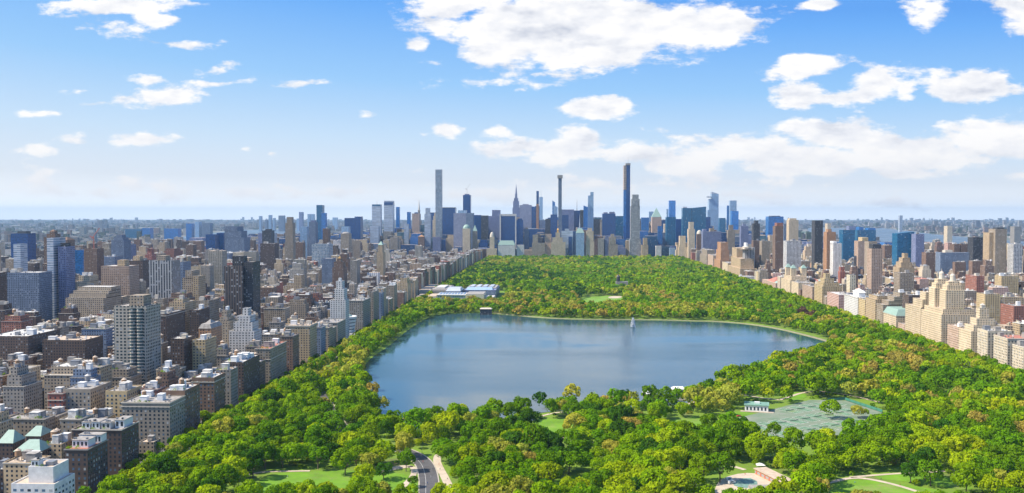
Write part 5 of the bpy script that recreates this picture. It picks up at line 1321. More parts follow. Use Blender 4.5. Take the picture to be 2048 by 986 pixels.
# ------------------------------------------------------------------ ordinary city blocks: one lot, one building
HFa = None
def hits(x0, x1, y0, y1, m=1.5):
    for a, b, c, d_ in HF:
        if x0 < b+m and x1 > a-m and y0 < d_+m and y1 > c-m: return True
    return False
HVs = sorted(HV, key=lambda q: q[3])
def limit(x0, x1, y0, z):
    """lower a building that would hide a landmark's face standing behind it"""
    pa, pb = PIX(x0, y0, z)[0], PIX(x1, y0, z)[0]
    zmax = z
    for l, r_, vb, Y in HVs:
        if Y > y0 + 1 and r_ > pa and l < pb:
            zz = CH - (vb-430)*y0/FPX
            if zz < zmax: zmax = zz
    # general roof line of the city in the photograph
    pm = (pa+pb)/2
    cap = 470 if pm < 440 else (464 if pm < 700 else (434 if pm < 1420 else (458 if pm < 1560 else 478)))
    cap += rg.uniform(0, 14)
    return min(zmax, CH - (cap-430)*y0/FPX)
rg = random.Random(21)
ECOLS = [(-318,-446),(-470,-593),(-636,-759),(-782,-912),(-942,-1128),(-1158,-1356),(-1386,-1586),(-1612,-1740)]
WCOLS = [(545,790),(820,1065),(1095,1240),(1270,1400),(1430,1545)]
WALLE = ['dkbrick']*5 + ['brick']*8 + ['greytan']*9 + ['grey']*5 + ['tan']*7 + ['cream']*3 + ['white']*1 + ['red']*2 + ['bluegrey']
WALLW = ['brick']*7 + ['tan']*6 + ['cream']*5 + ['pinkish']*2 + ['red']*1 + ['greytan']*6 + ['yellow']*3 + ['dkbrick']*4 + ['grey']*2
RC = {'dkbrick': (.105,.07,.055), 'brick': (.20,.125,.085), 'greytan': (.33,.27,.20), 'grey': (.30,.27,.23), 'tan': (.44,.34,.22), 'cream': (.56,.48,.36), 'white': (.72,.71,.69),
      'red': (.33,.115,.08), 'bluegrey': (.16,.21,.30), 'pinkish': (.5,.33,.27), 'yellow': (.52,.40,.22), 'navy': (.010,.06,.18), 'violet': (.18,.22,.38), 'blue': (.03,.15,.42), 'charcoal': (.05,.05,.055), 'teal': (.05,.13,.18)}
ROOFS = ['roofw']*8 + ['roofg']*13 + ['roofd']*9 + ['rooft']*5 + ['roofr']
RFC = {'roofw': (.58,.56,.53), 'roofg': (.33,.31,.29), 'roofd': (.12,.115,.115), 'rooft': (.5,.4,.31), 'roofr': (.42,.17,.12)}
LOTS = []
def addlot(x0, x1, y0, y1, z, m, kind):
    if x0 > x1: x0, x1 = x1, x0
    if kind != 'ave' and rg.random() < .03: return
    pa, pb = PIX(x0, y0, z), PIX(x1, y0, z)
    if max(pa[0], pb[0]) < -30 or min(pa[0], pb[0]) > 2080 or y0 < (605 if x0 < 0 else 520): return
    if PIX(x0, y1, z)[1] > 1030: return
    if hits(x0, x1, y0, y1): 
        return
    z2 = limit(x0, x1, y0, z)
    if z2 < 6:
        if z2 < 3: return
    LOTS.append([x0, x1, y0, y1, max(z2, 4), m, rg.choice(ROOFS), kind])
for side, blkcols, wl in ((-1, ECOLS, WALLE), (1, WCOLS, WALLW)):
    for ci, (xa, xb) in enumerate(blkcols):
        y = 500.0
        s = side
        n = 0
        while y < 4010:
            ya, yb = y, y+62
            y += 80.5; n += 1
            W = abs(xb-xa)
            # avenue ends: taller blocks, whole block depth, split in two or three
            for end in (0, 1):
                wd = rg.uniform(18, 34)
                a = xa if end == 0 else xb - s*wd
                parts = [ya, ya+rg.uniform(14, 24), ya+rg.uniform(34, 46), yb] if rg.random() < .5 else ([ya, ya+rg.uniform(26, 36), yb] if rg.random() < .8 else [ya, yb])
                for k in range(len(parts)-1):
                    if ci == 0 and end == 0: h = rg.uniform(44, 58) if side < 0 else rg.uniform(36, 52)
                    elif ci <= 2: h = rg.choice([18, 24, 36, 42, 46, 50])*rg.uniform(.9, 1.1)
                    else: h = rg.choice([16, 20, 24, 30, 60, 75, 95])*rg.uniform(.85, 1.15)
                    if ci > 0 and rg.random() < .05 and y > 1300: h = rg.uniform(80, 120)
                    gap = 0 if rg.random() < .7 else .6
                    addlot(a, a+s*wd, parts[k]+gap, parts[k+1]-.05, h, rg.choice(wl), 'ave')
                    if ci == 0 and end == 0 and rg.random() < .3: LOTS and None
            # mid-block lots in two rows back to back
            for row in (0, 1):
                x = xa + s*36
                while abs(x-xa) < W-42:
                    wd = rg.choice([6.5, 7, 8, 9, 12, 16, 22])
                    dep = rg.uniform(16, 25)
                    h = rg.uniform(13, 19) if wd < 10 else rg.uniform(18, 44)
                    if rg.random() < .03: h *= 1.7
                    y0_ = ya if row == 0 else yb-dep
                    addlot(x, x+s*wd, y0_, y0_+dep, h, rg.choice(wl), 'mid')
                    x += s*(wd+.02)
# midtown and beyond: coarser
x = -1760
MC = ['navy']*10 + ['violet']*4 + ['bluegrey']*5 + ['grey']*3 + ['greytan']*3 + ['blue']*7 + ['teal']*4 + ['charcoal']*2 + ['cream']*2 + ['brick']*3 + ['tan']*3 + ['white']
while x < 1560:
    wx = rg.uniform(34, 62); y = 4060
    while y < 9500:
        dp = rg.uniform(30, 60)
        core = math.exp(-((x-60)/750)**2)
        h = rg.uniform(35, 90) + core*rg.choice([50, 90, 120, 150, 180])*rg.uniform(.6, 1.1)
        if y > 6800: h *= .55
        if y < 4140: h = rg.uniform(40, 75)
        addlot(x, x+wx-4, y, y+dp, h, rg.choice(MC), 'mid')
        y += dp + rg.choice([4, 4, 22])*(1 if y < 6500 else 2.5)
    x += wx
print('LOTS', len(LOTS))
def vis(l):
    pa, pb = PIX(l[0], l[2], l[4]), PIX(l[1], l[2], l[4]); pz = PIX(l[0], l[2], max(0, l[4]-18))
    return (pb[0]-pa[0])*(pz[1]-pa[1]) + .4*(FPX*(l[3]-l[2])/l[2])**2
ranked = sorted([l for l in LOTS if l[2] < 4000], key=vis, reverse=True)[:215]
rid = set(id(l) for l in ranked)
CW = {'dkbrick': 'dark brown', 'brick': 'brown brick', 'greytan': 'grey-tan', 'grey': 'grey', 'tan': 'tan', 'cream': 'cream', 'white': 'white', 'red': 'red brick', 'bluegrey': 'blue-grey', 'pinkish': 'pinkish', 'yellow': 'yellow-tan', 'violet': 'violet'}
RW = {'roofw': 'white roof', 'roofg': 'grey roof', 'roofd': 'black roof', 'rooft': 'tan roof', 'roofr': 'red roof'}
bk = {}
for l in ranked:
    x0, x1, y0, y1, z, m, rf, kd = l
    p = PIX((x0+x1)/2, y0, z)
    dd, sx, sy, nm = min((math.hypot(p[0]-a, (p[1]-b)*1.5), a, b, n) for a, b, n in SN)
    dx, dyy = p[0]-sx, (p[1]-sy)*1.5
    rel = ('right of' if dx > 0 else 'left of') if abs(dx) > abs(dyy) else ('below' if dyy > 0 else 'above')
    sz = 'low' if z < 21 else ('tall' if z > 60 else '')
    bk.setdefault((sz, m, rf, rel, nm), []).append((dd, l))
for (sz, m, rf, rel, nm), lst in bk.items():
    lst.sort(key=lambda q: q[0])
    for i, (dd, l) in enumerate(lst):
        x0, x1, y0, y1, z, m, rf, kd = l
        big = (x1-x0) > 14
        near = y0 < 1500
        noun = ('tower' if z > 60 else 'block') if big else 'house'
        lab = f"{sz} {CW[m]} {noun} with {RW[rf]} {rel} {nm}".strip()
        if len(lst) > 1: lab += f", {ORD[i]} one"
        lab = ' '.join(lab.split()[:16])
        tiers = T1(z)
        if z > 36 and rg.random() < .55: tiers = [(0,1,0,1,z-7),(.1,.9,.12,.88,z)]
        if rf == 'roofr' and False: pass
        building('apartment_building' if big else 'row_house', lab, 'apartment building' if big else 'house', x0, x1, y0, y1, tiers, m, roof=rf,
                 bulk=(rg.choice([2, 3, 4]) if near else rg.choice([1, 2])) if big else (1 if rg.random() < .7 else 0),
                 tank=1 if (near and big and rg.random() < .5) else 0, garden=(rg.choice([0, 0, 2, 4]) if near else 0),
                 cornice=('stone' if m in ('cream', 'tan', 'white', 'yellow') else rg.choice(['stone', 'stoned']), [.2]) if (near and big) else None,
                 group='ordinary city blocks around the park', lod=0 if y0 < 1100 else 1)
# everything smaller: one mass
BV, BF, BC, BM = [], [], [], []
def mbox(x0, x1, y0, y1, z0, z1, wc, rc, par=True):
    i = len(BV)
    BV.extend([(x0,y0,z0),(x1,y0,z0),(x1,y1,z0),(x0,y1,z0),(x0,y0,z1),(x1,y0,z1),(x1,y1,z1),(x0,y1,z1)])
    BF.extend([(i,i+1,i+5,i+4),(i+1,i+2,i+6,i+5),(i+2,i+3,i+7,i+6),(i+3,i,i+4,i+7),(i+4,i+5,i+6,i+7)])
    BC.extend([wc]*4 + [rc]); BM.extend([0]*4 + [1])
def cvar(c, v=.15):
    k = rg.uniform(1-v, 1+v); return (c[0]*k*rg.uniform(.96,1.04), c[1]*k, c[2]*k*rg.uniform(.96,1.04), rg.random())
for l in LOTS:
    if id(l) in rid: continue
    x0, x1, y0, y1, z, m, rf, kd = l
    if y0 > 4040: rf = rg.choice(['roofg', 'roofg', 'roofd', 'rooft'])
    wc, rc = cvar(RC[m]), cvar(RFC[rf], .25)
    if z > 40 and rg.random() < .5:
        mbox(x0, x1, y0, y1, -1, z*.85, wc, rc); q = rg.uniform(.08, .2)
        mbox(x0+(x1-x0)*q, x1-(x1-x0)*q, y0+(y1-y0)*q, y1-(y1-y0)*q, z*.85-.5, z, wc, rc)
    else:
        mbox(x0, x1, y0, y1, -1, z, wc, rc)
        # parapet
    if y0 < 4000:
        for _ in range(rg.choice([2, 3, 4, 5]) if x1-x0 > 10 else rg.choice([1, 1, 2])):
            bw, bd = (x1-x0)*rg.uniform(.08, .26), (y1-y0)*rg.uniform(.07, .24); bx = rg.uniform(x0+.5, x1-.5-bw); by = rg.uniform(y0+.5, y1-.5-bd)
            c = cvar(rg.choice([(.7,.69,.67), (.5,.45,.38), (.3,.29,.28), RC[m], (.62,.6,.56)]), .15)
            c = c[:3] + (0.0,)
            mbox(bx, bx+bw, by, by+bd, z-.3, z+rg.uniform(1.2, 4.2), c, cvar(rg.choice([(.7,.69,.67), (.4,.35,.3)]), .2))
def boxes_obj(name, label, zz=0):
    global BV, BF, BC, BM
    v = np.array(BV, np.float32); f = np.array(BF, np.int32); n = len(f)
    me = bpy.data.meshes.new(name)
    me.vertices.add(len(v)); me.vertices.foreach_set('co', v.reshape(-1))
    me.loops.add(n*4); me.loops.foreach_set('vertex_index', f.reshape(-1))
    me.polygons.add(n); me.polygons.foreach_set('loop_start', np.arange(0, n*4, 4, dtype=np.int32)); me.polygons.foreach_set('loop_total', np.full(n, 4, np.int32))
    me.polygons.foreach_set('material_index', np.array(BM, np.int32))
    me.polygons.foreach_set('use_smooth', np.zeros(n, dtype=bool))
    me.update(calc_edges=True)
    ca = me.color_attributes.new('Col', 'FLOAT_COLOR', 'CORNER')
    ca.data.foreach_set('color', np.repeat(np.array(BC, np.float32), 4, axis=0).reshape(-1))
    me.materials.append(M['city']); me.materials.append(M['roofmix'])
    o = bpy.data.objects.new(name, me); COL.objects.link(o)
    tag(o, label, kind='stuff')
    BV, BF, BC, BM = [], [], [], []
    return o
boxes_obj('packed_city_blocks', 'packed small roofs and walls of the city filling both sides of the park')
# land beyond the rivers
def far_ok(x, y):
    p = PIX(x, y, 0)
    return -20 < p[0] < 2070
FC = [(.26,.24,.22), (.20,.18,.17), (.33,.32,.31), (.13,.12,.12), (.24,.17,.14), (.06,.09,.05), (.06,.09,.05), (.40,.39,.38)]
ERP = [(-1800,1500),(-2150,1500),(-2200,4500)] + poly([(350,475),(395,470),(440,464),(490,459.5),(560,458.5),(640,461),(660,470),(600,483)], 0) + [(-1900,5000)]
HRP = [(1590,-500),(2900,-500),(3100,5000),(3600,9000),(4700,14000),(3600,14000),(2400,9000),(1900,6000),(1600,3500)]
cnt = 0
while cnt < 13000:
    y = 2500 + 26000*rg.random()**1.25; x = rg.uniform(-.62, .52)*y
    den = math.sin(x/410+1.3*math.sin(y/900))*math.sin(y/650+math.sin(x/700)) + .6*math.sin(x/150)*math.sin(y/230)
    if rg.random() > .38 + den*.55: continue
    if (-1760 < x < 1575 and y < 9600) or not far_ok(x, y) or inpoly(x, y, ERP) or inpoly(x, y, HRP): continue
    s = rg.uniform(12, 38)*(1 + y/12000); h = rg.uniform(7, 16)*(1 + y/22000)
    if rg.random() < .05 or (den > 1.0 and rg.random() < .3): h = rg.uniform(28, 75); s *= .8
    c = cvar(rg.choice(FC)); r = cvar(rg.choice(FC + [(.5,.5,.5), (.36,.35,.33)]))
    mbox(x, x+s, y, y+s*.7, -1, h, c, r); cnt += 1
for _ in range(300):
    y = rg.uniform(12000, 33000); cxx = rg.choice([-.50, -.42, -.33, -.27, -.12, .2, .33, .40, .45]); x = (cxx + rg.gauss(0, .025))*y
    if not far_ok(x, y) or inpoly(x, y, HRP): continue
    s = rg.uniform(25, 70); c = cvar(rg.choice([(.20,.20,.22), (.32,.31,.31), (.14,.15,.18)])); mbox(x, x+s, y, y+s, -1, rg.uniform(30, 85) if rg.random() < .9 else 120, c, c)
boxes_obj('distant_city', 'low distant city spreading to the horizon beyond the rivers')
# far skyline towers across the east river
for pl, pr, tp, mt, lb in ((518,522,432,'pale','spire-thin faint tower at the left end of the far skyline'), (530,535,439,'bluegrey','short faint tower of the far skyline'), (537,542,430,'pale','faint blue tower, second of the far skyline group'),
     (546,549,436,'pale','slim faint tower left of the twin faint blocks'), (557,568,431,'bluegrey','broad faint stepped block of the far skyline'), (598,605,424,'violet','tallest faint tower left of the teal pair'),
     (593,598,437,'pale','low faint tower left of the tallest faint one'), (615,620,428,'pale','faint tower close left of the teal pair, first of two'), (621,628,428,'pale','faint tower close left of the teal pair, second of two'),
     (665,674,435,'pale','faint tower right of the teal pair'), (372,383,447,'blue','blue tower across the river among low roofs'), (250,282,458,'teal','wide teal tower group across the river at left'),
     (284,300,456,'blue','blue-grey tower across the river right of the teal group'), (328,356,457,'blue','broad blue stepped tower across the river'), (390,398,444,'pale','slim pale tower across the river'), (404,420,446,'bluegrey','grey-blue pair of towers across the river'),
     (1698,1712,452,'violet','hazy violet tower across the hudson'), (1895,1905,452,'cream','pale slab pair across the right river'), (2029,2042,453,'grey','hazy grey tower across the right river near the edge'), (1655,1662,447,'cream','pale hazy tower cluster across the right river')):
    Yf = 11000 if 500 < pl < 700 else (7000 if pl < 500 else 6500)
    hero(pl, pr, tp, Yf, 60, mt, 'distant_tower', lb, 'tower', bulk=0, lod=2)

# ---- woodland mass out
for _ in range(500):                       # trees in yards and on pavements
    l = rg.choice(LOTS)
    if l[2] > 2600: continue
    x, y = rg.uniform(l[0], l[1]), l[3] + rg.uniform(4, 9)
    if hits(x-2, x+2, y-2, y+2, 0) or any(q[0] < x < q[1] and q[2] < y < q[3] for q in ()): continue
    addtree(x, y, -1, rg.uniform(3, 5), 1.1, rg.choice(['fresh', 'lime', 'green']), MIDQ if y < 1200 else FARQ)
y = 560
while y < 3900:                            # street trees on the avenues beside the park
    for x in (XE+2.2, PE-2.5, PW_+2.5, XW-2.4):
        if rg.random() < .55 and 0 < PIX(x, y, 5)[0] < 2048:
            addtree(x, y, -.9, rg.uniform(2.6, 4.2), 1.15, rg.choice(['fresh', 'green', 'green', 'lime', 'dark']), MIDQ if y < 1200 else (FARQ if y < 2000 else VFARQ))
    y += 11
Q = np.concatenate(acc); CC = np.concatenate(cols)
wm_ = quads_mesh('woodland', Q, M['leafmass'])
ca = wm_.color_attributes.new('Col', 'FLOAT_COLOR', 'POINT'); ca.data.foreach_set('color', CC.reshape(-1))
wo_ = bpy.data.objects.new('woodland', wm_); COL.objects.link(wo_)
tag(wo_, 'continuous spring green tree canopy filling the park', kind='stuff')
print('WOOD quads', Q.shape[0])

# ------------------------------------------------------------------ park buildings and props
def met():
    x0, x1 = XY(828, 2060), XY(990, 2060)
    r = empty('art_museum', ((x0+x1)/2, 2060, 0)); tag(r, 'sprawling low museum with white roofs and blue skylights behind the far lake shore', 'museum')
    cx = (x0+x1)/2
    def X_(px): return XY(px, 2060) - cx
    def bx(name, pl, pr, ya, yb, z, m, parent=r, z0=0): return MB().box(X_(pl), X_(pr), ya, yb, z0, z).build(name, M[m], parent)
    w = bx('north_wing', 832, 872, 0, 70, 12, 'stone'); MB().box(X_(833), X_(871), 2, 68, 12, 13).build('roof', M['rooft'], w)
    w = bx('glass_wing', 874, 930, 0, 60, 15, 'palegrid'); MB().box(X_(873), X_(931), -1, 61, 15.003, 16).build('roof', M['roofw'], w)
    s = MB()
    for k in range(9): s.frus(X_(876+k*6), X_(880+k*6), 10, 50, 16, X_(877.5+k*6), X_(878.5+k*6), 12, 48, 18)
    s.build('skylight', M['pale'], w)
    w = bx('stone_wing', 931, 968, -4, 70, 17, 'stone'); MB().box(X_(932), X_(967), -3, 69, 17, 18).build('roof', M['roofg'], w)
    w = bx('south_annex', 968, 988, 10, 50, 10, 'stone'); MB().box(X_(969), X_(987), 11, 49, 10, 11).build('roof', M['roofw'], w)
    w = bx('dark_hall', 884, 915, 62, 150, 19, 'bluegrey'); MB().frus(X_(884), X_(915), 62, 120, 19, X_(888), X_(913), 80, 118, 25).build('glass_roof', M['silver'], w)
    w = bx('west_hall', 918, 985, 110, 250, 18, 'violet'); MB().box(X_(920), X_(983), 150, 248, 18, 20).build('roof', M['roofg'], w)
    for k in range(4): MB().box(X_(926+k*14), X_(934+k*14), 165, 235, 20, 22).build('skylight', M['silver'], w)
    MB().frus(X_(922), X_(978), 112, 148, 18, X_(924), X_(976), 125, 135, 23).build('glass_roof', M['pale'], w)
    w = bx('old_hall', 846, 884, 90, 240, 18, 'stoned'); MB().box(X_(850), X_(882), 95, 230, 18, 20).build('roof', M['roofg'], w)
    MB().box(X_(858), X_(876), 120, 200, 20, 23).build('clerestory', M['roofw'], w)
    w = bx('fifth_wing', 822, 846, 110, 290, 17, 'stone'); MB().box(X_(824), X_(845), 115, 285, 17, 18).build('roof', M['rooft'], w)
met()
def gatehouse(name, px, py, w, d_, h, roofm, wallm, label, z=0):
    x, y = G(px, py)
    r = empty(name, (x, y, z)); tag(r, label, 'gatehouse')
    mb = MB().box(-w/2, w/2, -d_/2, d_/2, -.5, h); mb.box(-w/2-.4, w/2+.4, -d_/2-.4, d_/2+.4, -.5, 1.2); mb.build('wall', M[wallm], r)
    mb = MB().frus(-w/2-.8, w/2+.8, -d_/2-.8, d_/2+.8, h, -w/2+2, w/2-2, -d_/2+2, d_/2-2, h+1.8); mb.build('roof', M[roofm], r)
    for k in range(5):
        xx = -w/2 + w*(k+.5)/5
        MB().box(xx-.7, xx+.7, -d_/2-.08, -d_/2-.003, h*.3, h*.75, True).build('window', M['glassd'], r)
gatehouse('gatehouse', 972, 629, 22, 12, 11, 'stone', 'charcoal', 'dark stone gatehouse with pale roof standing in the far edge of the lake')
gatehouse('gatehouse', 1299, 806, 13, 9, 10, 'whitep', 'stoned', 'small dark box gatehouse with white roof on the near lake shore')
gatehouse('gatehouse', 1357, 800, 13, 9, 12, 'whitep', 'stone', 'pale stone gatehouse with white roof and dome among the near shore trees')
x_, y_ = G(1266, 655)
def fountain():
    mb = MB(); r = random.Random(2)
    for cx, h, w0 in ((-.8, 14, .55), (1.3, 12, .5), (0, 17, .35), (2.6, 6, .8), (-2.6, 5, .7)):
        mb.tube(cx, 0, 0.2, h*.55, w0*1.6, w0*1.15, 9, cap=False); mb.tube(cx*.9, 0, h*.55, h, w0*1.15, 0, 9)
    for k in range(320):
        a = r.uniform(0, 6.28); t = r.random(); rad = r.uniform(0, 5.2)*(1-t*.7); z = .4 + t*15
        s = r.uniform(.2, .5)
        mb.box(rad*math.cos(a)-s, rad*math.cos(a)+s, rad*math.sin(a)-s, rad*math.sin(a)+s, z, z+s*2.5, True)
    m, t, b = newmat('white water spray')
    b.inputs['Base Color'].default_value = (.85, .88, .9, 1); b.inputs['Roughness'].default_value = .6; b.inputs['Alpha'].default_value = .8
    o = mb.build('fountain_jet', m, None, (x_, y_, .3)); tag(o, 'tall white fountain jet rising from the far part of the lake', 'fountain')
fountain()
M['clubroof'] = plain('grey green flat roof', (.17,.32,.25), .8, var=.25)
def clubhouse():
    p0, p1 = G(1488, 822), G(1540, 826)
    x, y = G(1513, 823)
    r = empty('clubhouse', (x, y, .2), math.radians(-12)); tag(r, 'white clubhouse with flat green roof beside the green tennis courts', 'clubhouse')
    MB().box(-11, 11, -1, 15, 0, 5.6).build('wall', M['whitep'], r)
    MB().box(-11.8, 11.8, -1.8, 15.8, 5.603, 6.4, True).build('roof', M['clubroof'], r)
    MB().box(-2, 3, 6, 9, 6.4, 8).build('penthouse', M['whitep'], r)
    for k in range(6): MB().box(-9.5+k*3.4, -7.9+k*3.4, -1.1, -1.003, 1.2, 4.2, True).build('window', M['glassd'], r)
    for k in range(5): MB().box(11.003, 11.1, .6+k*2.9, 2.2+k*2.9, 1.0, 4.2, True).build('window', M['glassb'], r)
    MB().box(-15, 16, -5.5, -1.9, 0, .5).build('terrace', M['path'], r)
clubhouse()
# tennis courts: painted lines and nets, fence
ang = math.atan2(G(1690,801)[1]-G(1478,836)[1], G(1690,801)[0]-G(1478,836)[0])
ca_, sa_ = math.cos(ang), math.sin(ang); ox, oy = G(1612, 838)
mbL, mbC = MB(), MB(); found = []
for rw in range(-4, 5):
    for cl in range(-12, 13):
        a_, b_ = cl*16.2, rw*33
        if all(inpoly(ox+(a_+u)*ca_-(b_+v)*sa_, oy+(a_+u)*sa_+(b_+v)*ca_, COURT) for u in (-7, 7) for v in (-14, 14)): found.append((rw, cl, a_, b_))
rws = sorted(set(q[0] for q in found))
for rw, cl, a_, b_ in found:
    x, y = ox+a_*ca_-b_*sa_, oy+a_*sa_+b_*ca_
    n_ = MB().box(-5.5, 5.5, -.05, .05, 0, 1.0, True); n_.box(-5.6, -5.45, -.08, .08, 0, 1.1); n_.box(5.45, 5.6, -.08, .08, 0, 1.1)
    o = n_.build('tennis_net', M['net'], None, (x, y, .25)); o.rotation_euler = (0, 0, ang)
    inrow = sorted(q[1] for q in found if q[0] == rw)
    tag(o, f"grey net on the clay courts, {ORD[rws.index(rw)]} row, {'leftmost' if inrow.index(cl) == 0 else ORD[inrow.index(cl)]} in it", 'tennis net', 'nets on the tennis courts')
    def R2(a, b, z=.27): return (x+a*ca_-b*sa_, y+a*sa_+b*ca_, z)
    mbC.q(R2(-5.5,-12,.262), R2(5.5,-12,.262), R2(5.5,12,.262), R2(-5.5,12,.262))
    for (a0, a1, b0, b1) in ((-5.5,5.5,-12,-11.7),(-5.5,5.5,11.7,12),(-5.65,-5.35,-12,12),(5.35,5.65,-12,12),(-4.1,4.1,-6.5,-6.3),(-4.1,4.1,6.3,6.5)):
        mbL.q(R2(a0,b0), R2(a1,b0), R2(a1,b1), R2(a0,b1))
tag(mbC.build('court_playing_area', lawnmat('green court playing area', (.12,.22,.13))), kind='structure')
tag(mbL.build('court_lines', M['paint']), kind='structure')
sheet('blue_court', poly([(1738,836),(1762,833),(1768,841),(1742,845)]), .3, plain('blue hard court', (.08,.16,.42)), kind='structure')
fl = [G(1655,803), G(1690,801), G(1765,826), G(1762,838)]
fe = empty('court_fence', (*fl[0], .25)); tag(fe, 'green wire court fence with screens along the far side of the tennis courts', 'fence')
FM = plain('green fence screen', (.05,.20,.14), .8)
for a, b in zip(fl[:-1], fl[1:]):
    d_ = Vector((b[0]-a[0], b[1]-a[1])); L_ = d_.length; nn = max(1, int(L_/9)); d_.normalize(); nrm = Vector((-d_.y, d_.x))*.06
    for i in range(nn):
        p = Vector(a)+d_*L_*i/nn - Vector(fl[0]); q = Vector(a)+d_*(L_*(i+1)/nn-.3) - Vector(fl[0])
        mb = MB(); mb.q((*(p-nrm),.4),(*(q-nrm),.4),(*(q-nrm),3.0),(*(p-nrm),3.0)); mb.q((*(q+nrm),.4),(*(p+nrm),.4),(*(p+nrm),3.0),(*(q+nrm),3.0)); mb.q((*(p-nrm),3),(*(q-nrm),3),(*(q+nrm),3),(*(p+nrm),3))
        mb.build('screen_panel', FM, fe); MB().tube(p.x, p.y, 0, 3.3, .08, .08, 6).build('fence_post', M['dark'], fe)
# playground with pool and long shed
def playground():
    x, y = G(1500, 968)
    sheet('playground_paving', smooth(poly([(1430,972),(1448,955),(1485,946),(1525,948),(1570,985),(1560,1005),(1430,1000)]), 1, True), .26, M['path'], kind='structure')
    sheet('wading_pool', smooth(poly([(1464,966),(1495,954),(1520,966),(1500,978),(1470,974)]), 1, True), .34, plain('painted blue green pool floor', (.15,.26,.22), var=.4), kind='structure')
    a, b = G(1512, 948), G(1566, 975)
    an = math.atan2(b[1]-a[1], b[0]-a[0]); L_ = math.hypot(b[0]-a[0], b[1]-a[1])
    r = empty('park_shed', (*a, .26), an); tag(r, 'long low brick shed with tan flat roof along the walled playground', 'shed')
    MB().box(0, L_, -1, 8, 0, 3.6).build('wall', M['orange'], r)
    MB().box(-.8, L_+.8, -1.8, 8.8, 3.603, 4.2, True).build('roof', M['rooft'], r)
    for k in range(6): MB().box(1.5+k*L_/6.2, 3.2+k*L_/6.2, -1.1, -1.003, .2, 2.6, True).build('door', M['crane'], r)
    x2, y2 = G(1530, 986)
    r = empty('park_shed', (x2, y2, .26), math.radians(6)); tag(r, 'grey-roofed shed with gable end closest to the camera at the playground', 'shed')
    MB().box(-10, 12, -3, 3, 0, 3.4).build('wall', M['greytan'], r)
    mb = MB(); mb.q((-11,-4,3.4),(13,-4,3.4),(13,0,5.6),(-11,0,5.6)); mb.q((13,4,3.4),(-11,4,3.4),(-11,0,5.6),(13,0,5.6)); mb.q((13,-4,3.4),(13,4,3.4),(13,0,5.6)); mb.q((-11,4,3.4),(-11,-4,3.4),(-11,0,5.6)); mb.build('roof', M['roofg'], r)
    x3, y3 = G(1521, 938)
    r = empty('park_pavilion', (x3, y3, .2)); tag(r, 'small white-roofed open pavilion at the top of the playground', 'pavilion')
    for a_ in (-2.4, 2.4):
        for b_ in (-2, 2): MB().tube(a_, b_, 0, 3, .2, .2, 6).build('post', M['stoned'], r)
    MB().frus(-3.2, 3.2, -2.8, 2.8, 3.0, -.3, .3, -.3, .3, 4.6).build('roof', M['whitep'], r)
playground()
def castle():
    x, y = G(1243, 582)
    r = empty('stone_castle', (x, y, 0)); tag(r, 'small dark stone castle with a turret rising from the middle of the woods', 'castle')
    MB().box(-14, 16, -6, 8, 0, 24).build('wall', M['stoned'], r)
    MB().tube(-8, 0, 0, 36, 5, 4.6, 10).build('turret', M['charcoal'], r)
    MB().tube(-8, 0, 36, 42, 5.2, 0, 10).build('turret_roof', M['dark'], r)
    HF.append((x-14, x+16, y-6, y+8))
castle()
# vehicles
def carproto(kind, paint):
    r = empty(kind)
    L_, W_, H_ = (4.5, 1.8, 1.45) if kind != 'parked_van' else (5.6, 2.1, 2.4)
    mb = MB(); prof = [(-L_/2,.35),(-L_/2,.85),(-L_*.42,.95),(-L_*.30,H_),(L_*.18,H_),(L_*.32,.98),(L_/2,.85),(L_/2,.35)] if kind != 'parked_van' else [(-L_/2,.4),(-L_/2,H_),(L_*.28,H_),(L_*.42,1.2),(L_/2,1.05),(L_/2,.4)]
    for s in (-1, 1):
        p = [(x, s*W_/2*(.86 if z > 1.2 else 1), z) for x, z in prof]; mb.q(*(p if s < 0 else p[::-1]))
    for i in range(len(prof)-1):
        (xa, za), (xb, zb_) = prof[i], prof[i+1]
        ka, kb = (.86 if za > 1.2 else 1), (.86 if zb_ > 1.2 else 1)
        mb.q((xa,-W_/2*ka,za),(xa,W_/2*ka,za),(xb,W_/2*kb,zb_),(xb,-W_/2*kb,zb_))
    mb.build('body', paint, r)
    for sx in (-.32, .32):
        for sy in (-1, 1):
            w_ = MB(); w_.bar((L_*sx, sy*(W_/2-.22), .34), (L_*sx, sy*(W_/2+.02), .34), .34, 12); w_.build('wheel', M['dark'], r)
    for s in (-1, 1):
        g = MB(); y_ = s*W_/2*.935; g.box(-L_*.30, L_*.22, min(y_, y_+s*.02), max(y_, y_+s*.02), .98, 1.32 if kind != 'parked_van' else 1.9, True); g.build('side_window', M['glassd'], r)
    g = MB(); g.box(L_*.24, L_*.30, -W_*.36, W_*.36, 1.02, 1.2, True); g.build('windscreen', M['glassd'], r)
    return r
paints = {'white': plain('white car paint', (.75,.75,.74), .25, var=.02), 'yellow': plain('yellow cab paint', (.75,.45,.04), .3, var=.02), 'black': plain('black car paint', (.02,.02,.022), .2, var=.02), 'silver': plain('silver car paint', (.45,.46,.48), .3, .4, var=.02), 'red': plain('red car paint', (.45,.04,.03), .25, var=.02)}
protos = {k: carproto('parked_car', v) for k, v in paints.items()}
protos['van'] = carproto('parked_van', paints['white'])
def clone(root, loc, rz, label, cat, group):
    r = root.copy(); COL.objects.link(r); r.location = loc; r.rotation_euler = (0, 0, rz)
    for ch in root.children:
        c = ch.copy(); COL.objects.link(c); c.parent = r
    return tag(r, label, cat, group)
rc = random.Random(9)
cco = {}
def ordc(k):
    cco[k] = cco.get(k, -1) + 1
    return 'first' if cco[k] == 0 else ORD[cco[k]]
